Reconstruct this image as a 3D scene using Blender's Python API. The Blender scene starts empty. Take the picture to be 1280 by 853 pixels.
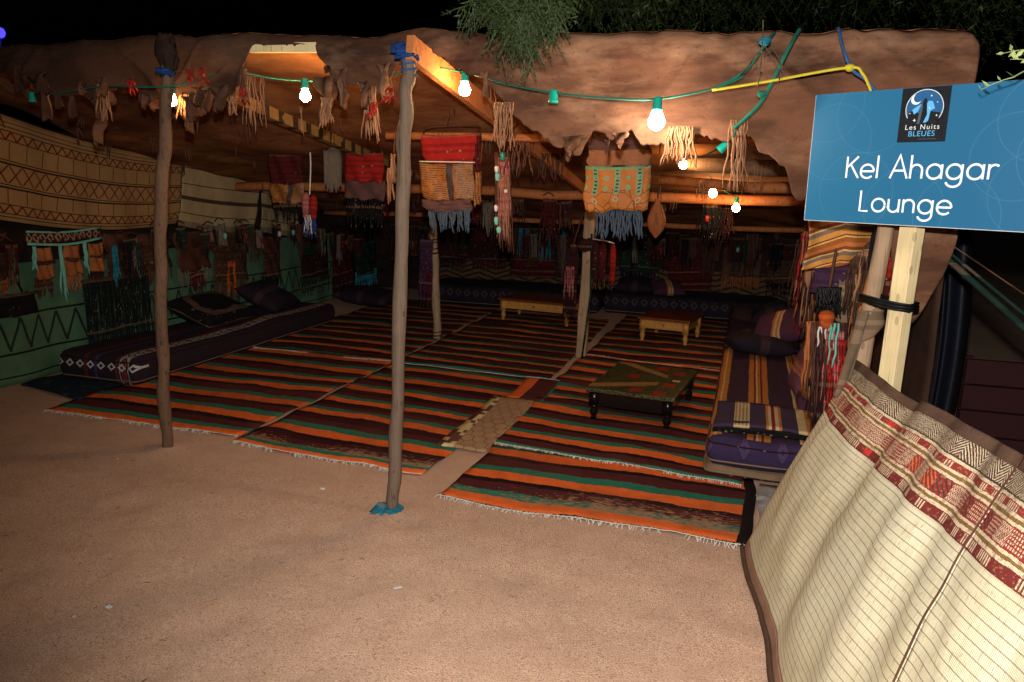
import bpy, bmesh, math, random
from mathutils import Vector, Matrix
random.seed(7)
R = math.radians
sc = bpy.context.scene
C = sc.collection

# ------------------------------------------------------------------ camera
CAM_H, FPX, PITCH, ROLL, YAW = 1.6, 960.0, 11.8, 1.2, 17.0
_p, _r, _y = R(PITCH), R(ROLL), R(YAW)
FW = Vector((-math.sin(_y)*math.cos(_p), math.cos(_y)*math.cos(_p), -math.sin(_p)))
_rt0 = Vector((math.cos(_y), math.sin(_y), 0)); _up0 = _rt0.cross(FW)
RT = _rt0*math.cos(_r)+_up0*math.sin(_r); UP = RT.cross(FW)
cam = bpy.data.cameras.new('camera'); cam_o = bpy.data.objects.new('camera', cam); C.objects.link(cam_o)
cam.sensor_width = 36.0; cam.lens = FPX/1280*36.0; cam.clip_end = 500; cam.clip_start = 0.02
cam_o.matrix_world = Matrix(((RT.x, UP.x, -FW.x, 0), (RT.y, UP.y, -FW.y, 0), (RT.z, UP.z, -FW.z, CAM_H), (0, 0, 0, 1)))
sc.camera = cam_o

# ------------------------------------------------------------------ night sky, moon, camera flash
w = bpy.data.worlds.new('World'); sc.world = w; w.use_nodes = True
wn = w.node_tree; bg = wn.nodes['Background']
sky = wn.nodes.new('ShaderNodeTexSky'); sky.sky_type = 'NISHITA'; sky.sun_disc = False
sky.sun_elevation = R(-4); sky.sun_rotation = R(200)
wn.links.new(sky.outputs[0], bg.inputs[0]); bg.inputs[1].default_value = 0.02
sl = bpy.data.lights.new('moon', 'SUN'); sl.energy = 0.012; sl.angle = R(0.5); sl.color = (0.75, 0.85, 1)
so = bpy.data.objects.new('moon', sl); C.objects.link(so); so.rotation_euler = (R(50), 0, R(30))
FLASH_W = 580.0
fl = bpy.data.lights.new('camera_flash', 'SPOT'); fl.energy = FLASH_W; fl.shadow_soft_size = 0.025
fl.spot_size = R(112); fl.spot_blend = 0.75; fl.color = (1.0, 0.965, 0.92)
fo = bpy.data.objects.new('camera_flash', fl); C.objects.link(fo)
fo.location = Vector((0, 0, CAM_H)) + UP*0.16
_d = (FW + RT*0.20 + UP*0.04).normalized()
fo.rotation_euler = _d.to_track_quat('-Z', 'Y').to_euler()
vs = sc.view_settings; vs.view_transform = 'Standard'; vs.look = 'None'; vs.exposure = 0; vs.gamma = 1; vs.use_curve_mapping = False

# ------------------------------------------------------------------ pixel -> place helpers
def ray(x, y): return RT*((x-640)/FPX)+UP*((426.5-y)/FPX)+FW
O = Vector((0, 0, CAM_H))
def G(x, y, z=0.0): d = ray(x, y); return O+d*((z-CAM_H)/d.z)
def onY(x, y, Y): d = ray(x, y); return O+d*(Y/d.y)
def onX(x, y, X): d = ray(x, y); return O+d*(X/d.x)
def lerp(a, b, t): return a+(b-a)*t
def clamp(x, a=0.0, b=1.0): return max(a, min(b, x))
def pl(pts, x):
    if x <= pts[0][0]: return pts[0][1]
    for (a, b), (c, d) in zip(pts, pts[1:]):
        if x <= c: return b+(d-b)*(x-a)/(c-a) if c > a else d
    return pts[-1][1]
def hsh(i, j=0): 
    s = math.sin(i*127.1+j*311.7)*43758.5453; return s-math.floor(s)
def vn(x, y=0.0):
    i, j = math.floor(x), math.floor(y); a, b = x-i, y-j
    a = a*a*(3-2*a); b = b*b*(3-2*b)
    return lerp(lerp(hsh(i, j), hsh(i+1, j), a), lerp(hsh(i, j+1), hsh(i+1, j+1), a), b)*2-1
def fbm(x, y=0.0, o=3):
    s, k = 0.0, 1.0
    for q in range(o): s += vn(x*k+q*17.3, y*k+q*9.1)/k; k *= 2
    return s
def c(r, g, b):
    f = lambda v: (v/255/12.92) if v/255 <= 0.04045 else ((v/255+0.055)/1.055)**2.4
    return (f(r), f(g), f(b), 1)

# ------------------------------------------------------------------ node expressions
class X:
    def __init__(s, nt, k): s.nt, s.k = nt, k
    def _m(s, op, *a):
        n = s.nt.nodes.new('ShaderNodeMath'); n.operation = op
        for i, q in enumerate((s,)+a):
            if isinstance(q, X): s.nt.links.new(q.k, n.inputs[i])
            else: n.inputs[i].default_value = q
        return X(s.nt, n.outputs[0])
    def __add__(s, o): return s._m('ADD', o)
    def __sub__(s, o): return s._m('SUBTRACT', o)
    def __mul__(s, o): return s._m('MULTIPLY', o)
    def __truediv__(s, o): return s._m('DIVIDE', o)
    def __lt__(s, o): return s._m('LESS_THAN', o)
    def __gt__(s, o): return s._m('GREATER_THAN', o)
    def frac(s): return s._m('FRACT')
    def floor(s): return s._m('FLOOR')
    def abs(s): return s._m('ABSOLUTE')
    def mod(s, o): return s._m('FLOORED_MODULO', o)
    def maxx(s, o): return s._m('MAXIMUM', o)
    def minn(s, o): return s._m('MINIMUM', o)
    def sin(s): return s._m('SINE')
    def sqrt(s): return s._m('SQRT')
    def band(s, a, b): return (s > a)*(s < b)
    def near(s, a, wd): return (s-a).abs() < wd
    def tri(s, p): return ((s/p).frac()-0.5).abs()*2
class Ctx:
    def __init__(s, nt):
        s.nt = nt; s.tc = nt.nodes.new('ShaderNodeTexCoord')
        u = nt.nodes.new('ShaderNodeSeparateXYZ'); nt.links.new(s.tc.outputs['UV'], u.inputs[0])
        s.u, s.v = X(nt, u.outputs[0]), X(nt, u.outputs[1])
        o = nt.nodes.new('ShaderNodeSeparateXYZ'); nt.links.new(s.tc.outputs['Object'], o.inputs[0])
        s.x, s.y, s.z = (X(nt, o.outputs[i]) for i in range(3))
    def vec(s, x, y, z=0.0):
        n = s.nt.nodes.new('ShaderNodeCombineXYZ')
        for i, q in enumerate((x, y, z)):
            if isinstance(q, X): s.nt.links.new(q.k, n.inputs[i])
            else: n.inputs[i].default_value = q
        return n.outputs[0]
    def noise(s, scale, detail=3.0, vec=None, rough=0.55):
        n = s.nt.nodes.new('ShaderNodeTexNoise'); n.inputs['Scale'].default_value = scale
        n.inputs['Detail'].default_value = detail; n.inputs['Roughness'].default_value = rough
        s.nt.links.new(vec if vec is not None else s.tc.outputs['Object'], n.inputs['Vector']); return X(s.nt, n.outputs[0])
    def voro(s, scale, feat='F1', vec=None, out='Distance'):
        n = s.nt.nodes.new('ShaderNodeTexVoronoi'); n.feature = feat; n.inputs['Scale'].default_value = scale
        s.nt.links.new(vec if vec is not None else s.tc.outputs['Object'], n.inputs['Vector'])
        return X(s.nt, n.outputs[out]) 
    def rnd(s, a, b=0.0):
        n = s.nt.nodes.new('ShaderNodeTexWhiteNoise'); n.noise_dimensions = '2D'
        s.nt.links.new(s.vec(a, b), n.inputs['Vector']); return X(s.nt, n.outputs[0])
    def mix(s, f, a, b):
        n = s.nt.nodes.new('ShaderNodeMix'); n.data_type = 'RGBA'
        for k, q in ((0, f), (6, a), (7, b)):
            if isinstance(q, X): s.nt.links.new(q.k, n.inputs[k])
            else: n.inputs[k].default_value = q
        return X(s.nt, n.outputs[2])
    def ramp(s, f, stops, const=True):
        n = s.nt.nodes.new('ShaderNodeValToRGB'); r = n.color_ramp; r.interpolation = 'CONSTANT' if const else 'LINEAR'
        while len(r.elements) < len(stops): r.elements.new(0.5)
        for e, (p, col) in zip(r.elements, stops): e.position = p; e.color = col
        s.nt.links.new(f.k, n.inputs[0]); return X(s.nt, n.outputs[0])
def scl(col, k): return (col[0]*k, col[1]*k, col[2]*k, 1)
def mk(name, fn, rough=0.9, bump=None, bstr=0.3, bdist=0.01, spec=0.2, sheen=0.0, metal=0.0, var=0.25, vscale=9.0):
    m = bpy.data.materials.new(name); m.use_nodes = True; nt = m.node_tree; b = nt.nodes['Principled BSDF']
    x = Ctx(nt)
    col = fn(x) if callable(fn) else x.mix(0.0, fn, fn)
    if var:
        f = x.noise(vscale, 4.0)
        f = f._m('MULTIPLY_ADD', 2*var, 1-var)
        n = nt.nodes.new('ShaderNodeMix'); n.data_type = 'RGBA'; n.blend_type = 'MULTIPLY'; n.inputs[0].default_value = 1
        nt.links.new(col.k, n.inputs[6]); nt.links.new(f.k, n.inputs[7]); col = X(nt, n.outputs[2])
    nt.links.new(col.k, b.inputs['Base Color'])
    b.inputs['Roughness'].default_value = rough; b.inputs['Specular IOR Level'].default_value = spec; b.inputs['Metallic'].default_value = metal
    if sheen: b.inputs['Sheen Weight'].default_value = sheen
    if bump:
        bn = nt.nodes.new('ShaderNodeBump'); bn.inputs['Strength'].default_value = bstr; bn.inputs['Distance'].default_value = bdist
        nt.links.new(bump(x).k, bn.inputs['Height']); nt.links.new(bn.outputs[0], b.inputs['Normal'])
    return m
def emit(name, col, k):
    m = bpy.data.materials.new(name); m.use_nodes = True; b = m.node_tree.nodes['Principled BSDF']
    b.inputs['Base Color'].default_value = (0.8, 0.8, 0.8, 1); b.inputs['Emission Color'].default_value = col; b.inputs['Emission Strength'].default_value = k
    return m
weave = lambda x: (x.u*900.0).sin()*0.5+(x.v*900.0).sin()*0.5+x.noise(60.0, 3.0)*2.0
fuzz = lambda x: x.noise(120.0, 4.0)
M = {}
def rug_mat(name, stops, period, off, sand=0.0, sandv=0.3):
    def f(x):
        v = x.v+(x.noise(3.0, 2.0)-0.5)*0.05+(x.noise(20.0, 3.0)-0.5)*0.03+(x.noise(150.0, 2.0)-0.5)*0.012+off
        v = v+(v*5.3+off*40.0).sin()*0.022
        col = x.ramp((v/period).frac(), stops)
        col = x.mix((x.noise(1.4, 4.0, rough=0.6)-0.47)*1.5, col, c(104, 66, 50))
        k = x.noise(55.0, 4.0)
        col = x.mix((k > 0.66)*0.5, col, c(30, 20, 22))
        if sand:
            dust = x.noise(90.0, 3.0, x.vec(x.u*0.25, x.v, 0.0))
            patch = x.noise(2.3, 2.0)
            near = x.mix(0, (0, 0, 0, 1), (0, 0, 0, 1))
            fall = (x.v*(-1.0/sandv)+1.0).maxx(0.0)
            s = ((dust+patch*0.9*fall+fall*0.14) > (1.40-sand))*(x.v > 0.09)
            col = x.mix(s*0.8, col, c(165, 125, 95))
            s2 = x.noise(160.0, 2.0) > 0.70
            col = x.mix(s2*0.35, col, c(165, 125, 95))
            if sand > 0.4: col = x.mix((x.u+(x.noise(8, 2)-0.5)*0.03) > 1.475, col, BK)
        return col
    return mk(name, f, 0.95, weave, 0.5, 0.006, 0.1, var=0.3, vscale=14)
OR, GN, MA, BK = c(224, 104, 46), c(46, 112, 90), c(82, 34, 34), c(30, 21, 21)
RUG = [(0, OR), (0.31, GN), (0.53, MA), (0.85, BK)]
RUG2 = [(0, OR), (0.28, GN), (0.48, MA), (0.70, c(60, 22, 26)), (0.90, BK)]
RUG3 = [(0, OR), (0.22, GN), (0.42, BK), (0.5, MA), (0.85, BK)]

def wood(name, a, b, sx=60.0, sz=3.0, rough=0.75, spec=0.25):
    def f(x):
        g = x.noise(1.0, 5.0, x.vec(x.x*sx, x.y*sx, x.z*sz), 0.7)
        k = x.mix(g, a, b); k = x.mix((x.noise(1.0, 3.0, x.vec(x.x*sx*2, x.y*sx*2, x.z*sz*0.6)) > 0.62)*0.55, k, scl(a, 0.4))
        k = x.mix((x.voro(9.0, 'F1', x.vec(x.x*2, x.y*2, x.z)) < 0.16)*0.5, k, scl(a, 0.35))
        return x.mix((x.noise(3.0, 4.0)-0.5)*1.6, k, scl(a, 0.8))
    return mk(name, f, rough, lambda x: x.noise(1.0, 5.0, x.vec(x.x*sx*1.5, x.y*sx*1.5, x.z*sz)), 0.35, 0.01, spec)
M['pole'] = wood('weathered pole wood', c(66, 46, 34), c(122, 92, 70))
M['pole2'] = wood('grey pole wood', c(74, 60, 50), c(126, 104, 86))
M['post'] = wood('pale post wood', c(128, 102, 80), c(178, 148, 118))
M['timber'] = wood('pale timber', c(200, 176, 128), c(228, 206, 160), 40, 2)
M['plank'] = wood('reddish plank', c(150, 84, 44), c(196, 122, 70), 30, 30)
M['pine'] = wood('varnished pine', c(176, 118, 52), c(206, 152, 78), 30, 30, 0.4, 0.4)
M['pinetop'] = wood('dark stained pine top', c(92, 44, 18), c(130, 66, 26), 30, 30, 0.3, 0.5)
M['bark'] = mk('bark', lambda x: x.mix(x.noise(14, 5), c(52, 42, 34), c(102, 84, 66)), 0.95, lambda x: x.noise(25, 5), 0.8, 0.03)
M['leaf'] = mk('feathery leaves', lambda x: x.mix(x.noise(6, 3), c(24, 34, 14), c(56, 70, 28)), 0.6, spec=0.3)
M['leaf2'] = mk('pale leaves', lambda x: x.mix(x.noise(9, 3), c(120, 135, 80), c(170, 178, 120)), 0.5)
def hide(name, a, b, d, pale, left=False):
    def f(x):
        k = x.mix(x.noise(1.6, 6.0, rough=0.7), a, b)
        st = x.noise(1.7, 5.0, x.vec(x.x*0.4+x.z*0.6, x.y, x.z*2.4-x.x*0.3), 0.7)
        k = x.mix((st-0.44)*5.0, k, d)
        k = x.mix((x.noise(1.8, 5.0, x.vec(x.x*0.7+4.0, x.y, x.z*1.9), 0.65)-0.49)*4.2, k, pale)
        bl = x.noise(0.9, 3.0, x.vec(x.x, x.y+7.0, x.z)); k = x.mix((bl-0.5)*2.2, k, scl(d, 0.7))
        k = x.mix((x.noise(5.0, 5.0, x.vec(x.x*0.6+2.0, x.y, x.z*1.8), 0.65)-0.54)*2.0, k, scl(d, 0.75))
        k = x.mix((x.noise(70, 3) > 0.64)*0.3, k, scl(d, 0.5))
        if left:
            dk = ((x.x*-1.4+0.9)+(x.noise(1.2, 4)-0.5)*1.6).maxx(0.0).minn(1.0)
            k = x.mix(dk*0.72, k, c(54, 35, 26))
        return k
    def bump(x):
        a = (x.noise(2.2, 3, x.vec(x.x*0.55+x.z*0.9, x.y, x.z*1.6-x.x*0.5))-0.5).abs().minn(0.05)*9.0
        b_ = (x.noise(5.0, 3, x.vec(x.x*0.7-x.z*0.6, x.y, x.z*1.5+x.x*0.4))-0.5).abs().minn(0.04)*6.0
        return a+b_+x.noise(30, 4, rough=0.7)*0.25
    return mk(name, f, 0.9, bump, 0.22, 0.02, 0.12, var=0.2, vscale=7)
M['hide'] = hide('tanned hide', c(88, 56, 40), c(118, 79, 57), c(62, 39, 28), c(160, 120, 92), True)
M['hide_in'] = hide('smoky hide', c(138, 82, 46), c(172, 112, 68), c(98, 54, 32), c(150, 100, 64))
M['hide_wall'] = hide('dark brown hide', c(44, 30, 24), c(58, 40, 30), c(30, 22, 18), c(64, 44, 34))  # darker hide tones for the side and back walls and one pole wrap
M['leather'] = mk('leather strips', lambda x: x.mix(x.noise(7, 3), c(104, 64, 40), c(160, 116, 84)), 0.7)
M['leather_dark'] = mk('dark leather', lambda x: x.mix(x.noise(9, 3), c(52, 32, 24), c(92, 54, 38)), 0.6, fuzz, 0.3)
M['leather_tan'] = mk('tan leather', lambda x: x.mix(x.noise(9, 3), c(128, 70, 36), c(168, 100, 54)), 0.6, fuzz, 0.3)
def plain(k, col, rough=0.9, var=0.3, **kw):
    def f(x):
        if 'cloth' not in k or not var: return x.mix(0.0, col, col)
        b_ = x.rnd((x.z/0.019+(x.noise(3, 2)-0.5)*2.0).floor(), 4.0); q = x.mix((b_ > 0.6)*0.55, col, scl(col, 0.35)); q = x.mix((b_ < 0.13)*0.5, q, c(118, 92, 70))
        mo = (x.voro(26.0) < 0.22)*(b_ > 0.72); q = x.mix(mo*0.6, q, c(150, 122, 92))
        return x.mix((x.noise(6, 4)-0.4)*1.2, q, scl(col, 0.45))
    M[k] = mk(k, f, rough, fuzz, 0.3, var=var, vscale=16, **kw)
plain('red cloth', c(150, 28, 24)); plain('dark red cloth', c(76, 18, 19)); plain('maroon cloth', c(54, 20, 25)); plain('purple cloth', c(66, 38, 62))
plain('blue cloth', c(28, 62, 120)); plain('teal cloth', c(36, 120, 140)); plain('cyan trim', c(110, 176, 160)); plain('black cloth', c(18, 16, 18))
plain('slate fringe', c(66, 78, 92)); plain('dark green cloth', c(24, 48, 39)); plain('grey wool', c(104, 92, 80)); plain('white cotton', c(205, 198, 186))
plain('beige cloth', c(122, 100, 78)); plain('orange cloth', c(176, 78, 28)); plain('yellow rope', c(196, 176, 52)); plain('green rope', c(30, 98, 80))
plain('blue rope', c(52, 84, 128)); plain('dark tarp', c(14, 16, 26), 0.5); plain('dark red panel', c(50, 22, 21), 0.8); plain('brown cloth', c(74, 48, 34))
plain('pink cloth', c(168, 96, 92)); plain('indigo cloth', c(34, 30, 58))
M['green plastic'] = mk('green plastic', c(22, 150, 128), 0.35, spec=0.5, var=0.05)
M['black paint'] = mk('black gloss paint', c(14, 12, 12), 0.18, spec=0.6, var=0.0)
M['black strap'] = mk('black strap', c(16, 16, 17), 0.5, var=0.1)
M['metal'] = mk('worn metal', c(150, 146, 138), 0.35, metal=0.9)
M['pebble'] = mk('pebbles', lambda x: x.mix(x.noise(8, 2), c(120, 88, 66), c(196, 168, 142)), 0.9)
M['paper'] = mk('scraps', c(196, 190, 180), 0.9)

# ------------------------------------------------------------------ mesh helpers
class MB:
    def __init__(s): s.v, s.f, s.uv = [], [], []
    def quadgrid(s, P, nu, nv, su=1.0, sv=1.0, u0=0.0, v0=0.0):
        b = len(s.v)
        for j in range(nv+1):
            for i in range(nu+1): s.v.append(P(i/nu, j/nv)); s.uv.append((u0+i/nu*su, v0+j/nv*sv))
        for j in range(nv):
            for i in range(nu):
                a = b+j*(nu+1)+i; s.f.append((a, a+1, a+nu+2, a+nu+1))
        return s
    def tube(s, pts, rad, n=8, cap=True):
        pts = [Vector(p) for p in pts]; b = len(s.v); k = len(pts)
        rad = rad if hasattr(rad, '__len__') else [rad]*k
        up = Vector((0.13, 0.97, 0.21)); L = 0.0
        for i, p in enumerate(pts):
            t = (pts[min(i+1, k-1)]-pts[max(i-1, 0)])
            t = t.normalized() if t.length > 1e-9 else Vector((0, 0, 1))
            a = t.cross(up); a = a.normalized() if a.length > 1e-4 else t.cross(Vector((1, 0, 0))).normalized()
            d = t.cross(a)
            if i: L += (p-pts[i-1]).length
            for q in range(n):
                an = 2*math.pi*q/n; s.v.append(p+(a*math.cos(an)+d*math.sin(an))*rad[i]); s.uv.append((q/n, L))
        for i in range(k-1):
            for q in range(n):
                a = b+i*n+q; e = b+i*n+(q+1) % n; s.f.append((a, e, e+n, a+n))
        if cap:
            s.f.append(tuple(b+q for q in reversed(range(n)))); s.f.append(tuple(b+(k-1)*n+q for q in range(n)))
        return s
    def box(s, lo, hi):
        b = len(s.v); x0, y0, z0 = lo; x1, y1, z1 = hi
        for z in (z0, z1):
            for (x, y) in ((x0, y0), (x1, y0), (x1, y1), (x0, y1)): s.v.append(Vector((x, y, z))); s.uv.append((x, y))
        for f in ((3, 2, 1, 0), (4, 5, 6, 7), (0, 1, 5, 4), (1, 2, 6, 5), (2, 3, 7, 6), (3, 0, 4, 7)): s.f.append(tuple(b+i for i in f))
        return s
    def lathe(s, prof, ctr=(0, 0, 0), n=14):
        ctr = Vector(ctr); b = len(s.v)
        for (r, z) in prof:
            for q in range(n): an = 2*math.pi*q/n; s.v.append(ctr+Vector((r*math.cos(an), r*math.sin(an), z))); s.uv.append((q/n, z))
        for i in range(len(prof)-1):
            for q in range(n):
                a = b+i*n+q; e = b+i*n+(q+1) % n; s.f.append((a, e, e+n, a+n))
        s.f.append(tuple(b+q for q in reversed(range(n)))); s.f.append(tuple(b+(len(prof)-1)*n+q for q in range(n)))
        return s
    def beam(s, p0, p1, wd, ht, up=(0, 0, 1), n=6, wob=0.0):
        p0, p1 = Vector(p0), Vector(p1); t = (p1-p0).normalized(); a = t.cross(Vector(up)).normalized(); d = a.cross(t); b = len(s.v)
        for i in range(n+1):
            p = p0.lerp(p1, i/n)+a*wob*vn(i*0.7, 3)+d*wob*vn(i*0.7, 8)
            for (e, g) in ((-1, -1), (1, -1), (1, 1), (-1, 1)): s.v.append(p+a*e*wd/2+d*g*ht/2); s.uv.append((0, i/n))
        for i in range(n):
            for q in range(4): x = b+i*4+q; y = b+i*4+(q+1) % 4; s.f.append((x, y, y+4, x+4))
        s.f.append((b+3, b+2, b+1, b)); s.f.append(tuple(b+n*4+q for q in range(4)))
        return s
    def strips(s, ctr, wid, ln, n, r=0.004, jit=0.25, depth=0.02, k=6, sway=0.02):
        cx, cy, cz = ctr
        for i in range(n):
            x = cx-wid/2+wid*(i+random.random()*0.8)/n; l = ln*(1-jit*random.random()); dx = random.uniform(-sway, sway); dy = random.uniform(-depth, depth); ph = random.random()*6
            pts = [Vector((x+dx*(t/k)**1.5+(0.10*sway+0.0012)*math.sin(ph+t*1.9), cy+dy*(t/k)+(0.12*depth+0.001)*math.sin(ph+t*1.3), cz-l*t/k)) for t in range(k+1)]
            s.tube(pts, [r*random.uniform(0.7, 1.2)]*k+[r*0.5], 4)
        return s
    def build(s, name, mat, parent=None, smooth=True, solid=0.0, bevel=0.0, merge=False):
        me = bpy.data.meshes.new(name); me.from_pydata([tuple(p) for p in s.v], [], s.f)
        ul = me.uv_layers.new(name='UVMap'); fl = []
        for l in me.loops: fl.extend(s.uv[l.vertex_index])
        ul.data.foreach_set('uv', fl)
        me.update()
        bm = bmesh.new(); bm.from_mesh(me)
        if not solid: bmesh.ops.recalc_face_normals(bm, faces=bm.faces)
        bm.to_mesh(me); bm.free()
        if smooth: me.polygons.foreach_set('use_smooth', [True]*len(me.polygons))
        me.materials.append(M[mat] if isinstance(mat, str) else mat)
        o = bpy.data.objects.new(name, me); C.objects.link(o); o.parent = parent
        if solid: q = o.modifiers.new('thickness', 'SOLIDIFY'); q.thickness = solid; q.offset = 0
        if bevel: q = o.modifiers.new('bevel', 'BEVEL'); q.width = bevel; q.segments = 3; q.limit_method = 'ANGLE'
        return o
def tag(o, label=None, cat=None, group=None, kind=None):
    if label: o['label'] = label
    if cat: o['category'] = cat
    if group: o['group'] = group
    if kind: o['kind'] = kind
    return o
def thing(name, label, cat, loc=(0, 0, 0), rz=0.0, group=None):
    o = bpy.data.objects.new(name, None); C.objects.link(o); o.location = loc; o.rotation_euler = (0, 0, rz); o.empty_display_size = 0.1
    return tag(o, label, cat, group)
def rope(name, pts, r, mat, label, cat='rope', group=None, twist=True):
    P = smooth_path(pts, 6)
    return tag(MB().tube(P, r, 7).build(name, mat), label, cat, group)
def smooth_path(pts, n=6):
    pts = [Vector(p) for p in pts]; out = []
    for i in range(len(pts)-1):
        a = pts[max(i-1, 0)]; b = pts[i]; d = pts[i+1]; e = pts[min(i+2, len(pts)-1)]
        for k in range(n):
            t = k/n
            out.append(0.5*((2*b)+(d-a)*t+(2*a-5*b+4*d-e)*t*t+(3*b-a-3*d+e)*t**3))
    out.append(pts[-1]); return out

# ------------------------------------------------------------------ ground
def axis(lo, dense0, dense1, hi, step):
    a = []; x = dense0
    while x < dense1: a.append(x); x += step
    a.append(dense1); d = step; x = dense1
    while x < hi: d *= 1.45; x = min(x+d, hi); a.append(x)
    d = step; x = dense0
    while x > lo: d *= 1.45; x = max(x-d, lo); a.insert(0, x)
    return a
def gz(x, y):
    k = clamp((3.45-0.06*x-y)/0.5) if y < 3.9 else 0
    k = clamp((3.5-y)/0.5)
    s = 0.009*fbm(x*1.6, y*1.6)+0.003*fbm(x*7+5, y*7)
    for (px_, py_, r) in DENT: 
        q = ((x-px_)**2+(y-py_)**2)/(r*r)
        if q < 4: s += -0.010*math.exp(-q*2)+0.004*math.exp(-(q-1.2)**2*4)
    m_ = sum(0.022*math.exp(-((x-a)**2+(y-b)**2)/0.006) for a, b in ((-3.21, 3.55), (-1.56, 3.17)))
    return (s*k if y < 3.5 else 0.0)+m_
DENT = [(random.uniform(-4.5, 0.2), random.uniform(0.8, 3.1), random.uniform(0.07, 0.14)) for _ in range(90)]
ax, ay = axis(-160, -6.5, 2.5, 160, 0.055), axis(-60, 0.6, 3.6, 220, 0.055)
mb = MB(); nx = len(ax)
for y in ay:
    for x in ax: mb.v.append(Vector((x, y, gz(x, y)))); mb.uv.append((x, y))
for j in range(len(ay)-1):
    for i in range(nx-1): a = j*nx+i; mb.f.append((a, a+1, a+nx+1, a+nx))
def sand(x):
    k = x.mix(x.noise(1.3, 5.0), c(192, 152, 128), c(220, 184, 158))
    k = x.mix((x.noise(0.6, 4.0)-0.35)*1.2, k, c(194, 154, 130))
    gr = x.noise(190.0, 4.0, rough=0.7); k = x.mix((gr > 0.58)*0.65, k, c(222, 194, 168)); k = x.mix((gr < 0.43)*0.72, k, c(84, 60, 48)); k = x.mix((x.noise(9.0, 5.0, rough=0.7)-0.45)*1.2, k, c(168, 128, 104))
    k = x.mix((x.voro(38.0) < 0.13)*0.7, k, c(216, 190, 166)); return x.mix((x.voro(70.0) < 0.12)*0.6, k, c(96, 70, 56))
M['sand'] = mk('coarse sand', sand, 0.95, lambda x: x.noise(10, 5, rough=0.6)*0.7+x.noise(170, 3)*0.9, 0.8, 0.012, 0.1, var=0.12, vscale=3)
tag(mb.build('ground', 'sand'), kind='structure')
mb = MB()
for i in range(700):
    x, y = random.uniform(-5, 0.3), random.uniform(0.9, 3.4); r = random.choice([0.003, 0.004, 0.005, 0.007, 0.010]) * random.uniform(0.6, 1.0)
    if x > -0.1 and y < 3.3: continue
    z = gz(x, y); k = [(r*random.uniform(0.6, 1), -r*0.4), (r*random.uniform(0.9, 1.2), r*0.1), (r*0.5, r*random.uniform(0.4, 0.7))]
    mb.lathe(k, (x, y, z), 5)
tag(mb.build('gravel', 'pebble'), 'small pale pebbles scattered over the bare sand', 'gravel', kind='stuff')
mb = MB()
for i in range(160):
    x, y = random.uniform(-4.5, 0.0), random.uniform(1.0, 3.5); a = random.random()*6.28; L = random.uniform(0.008, 0.03); z = gz(x, y)+0.002
    mb.tube([(x, y, z), (x+math.cos(a)*L*0.5+0.002, y+math.sin(a)*L*0.5, z+0.002), (x+math.cos(a)*L, y+math.sin(a)*L, z)], random.uniform(0.0008, 0.0016), 4)
tag(mb.build('straw_bits', 'bark'), 'dark straw and twig bits strewn on the sand', 'straw', kind='stuff')
for (px_, py_, s, a, lab) in ((403, 613, 0.016, 0.4, 'tiny square white paper scrap lying on sand before the rugs'), (498, 739, 0.022, 1.1, 'small oval whitish scrap lying on open sand'), (137, 761, 0.02, 0.2, 'small pale crumpled scrap on dim sand')):
    p = G(px_, py_)
    mb = MB().quadgrid(lambda u, v: Vector(((u-0.5)*s*1.6, (v-0.5)*s*1.2*(1-0.5*(2*u-1)**2), 0.008+0.005*vn(u*3, v*3+px_))), 5, 4)
    o = mb.build('paper_scrap', 'paper', solid=0.002); o.location = (p.x, p.y, gz(p.x, p.y)+0.002); o.rotation_euler = (0, 0, a); tag(o, lab, 'scrap')

# ------------------------------------------------------------------ tent
FRONT = 3.48
def roofz(x, y): 
    return 2.20-0.176*(y-FRONT)
XL, XR = -5.45, 0.74
top_px = [(-60, 62), (0, 58), (60, 53), (100, 50), (180, 46), (208, 42), (240, 47), (300, 40), (330, 43), (400, 41), (470, 43), (505, 38), (530, 35), (560, 41), (600, 43), (650, 42), (800, 41), (900, 40), (1050, 38), (1200, 38), (1218, 42), (1226, 52)]
bot_px = [(-60, 85), (0, 90), (40, 94), (52, 112), (60, 112), (85, 120), (100, 112), (118, 118), (135, 112), (150, 103), (180, 116), (190, 120), (215, 108), (228, 138), (236, 146), (242, 120), (262, 124), (285, 110), (300, 100), (308, 74), (315, 54), (392, 54), (398, 72), (408, 70), (418, 96), (428, 100), (440, 104), (455, 109), (470, 104), (490, 100), (500, 74), (512, 58), (540, 64), (575, 85), (605, 97), (622, 116), (640, 142), (650, 152), (668, 163), (690, 178), (702, 184), (708, 172), (718, 196), (724, 194), (730, 176), (740, 163), (755, 166), (764, 174), (772, 168), (790, 163), (800, 178), (830, 179), (850, 170), (872, 166), (890, 172), (915, 175), (930, 165), (940, 170), (950, 190), (965, 197), (982, 210), (988, 238), (1000, 252), (1020, 240), (1060, 230), (1104, 226), (1108, 330), (1112, 400), (1132, 414), (1150, 392), (1172, 345), (1192, 297), (1205, 260), (1226, 240)]
topw = [(onY(x, y, FRONT).x, onY(x, y, FRONT).z) for x, y in top_px]
botw = sorted([(onY(x, y, FRONT).x, onY(x, y, FRONT).z) for x, y in bot_px])
topw[0] = (XL, topw[0][1])
x_end = topw[-1][0]
tent = thing('tent', 'long low tent of stitched brown hides with ragged front edge', 'tent', (-2.3, FRONT, 0))
def tp(name, mb, mat, **kw):
    for i, p in enumerate(mb.v): mb.v[i] = Vector(p)-Vector(tent.location)
    return mb.build(name, mat, tent, **kw)
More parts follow.
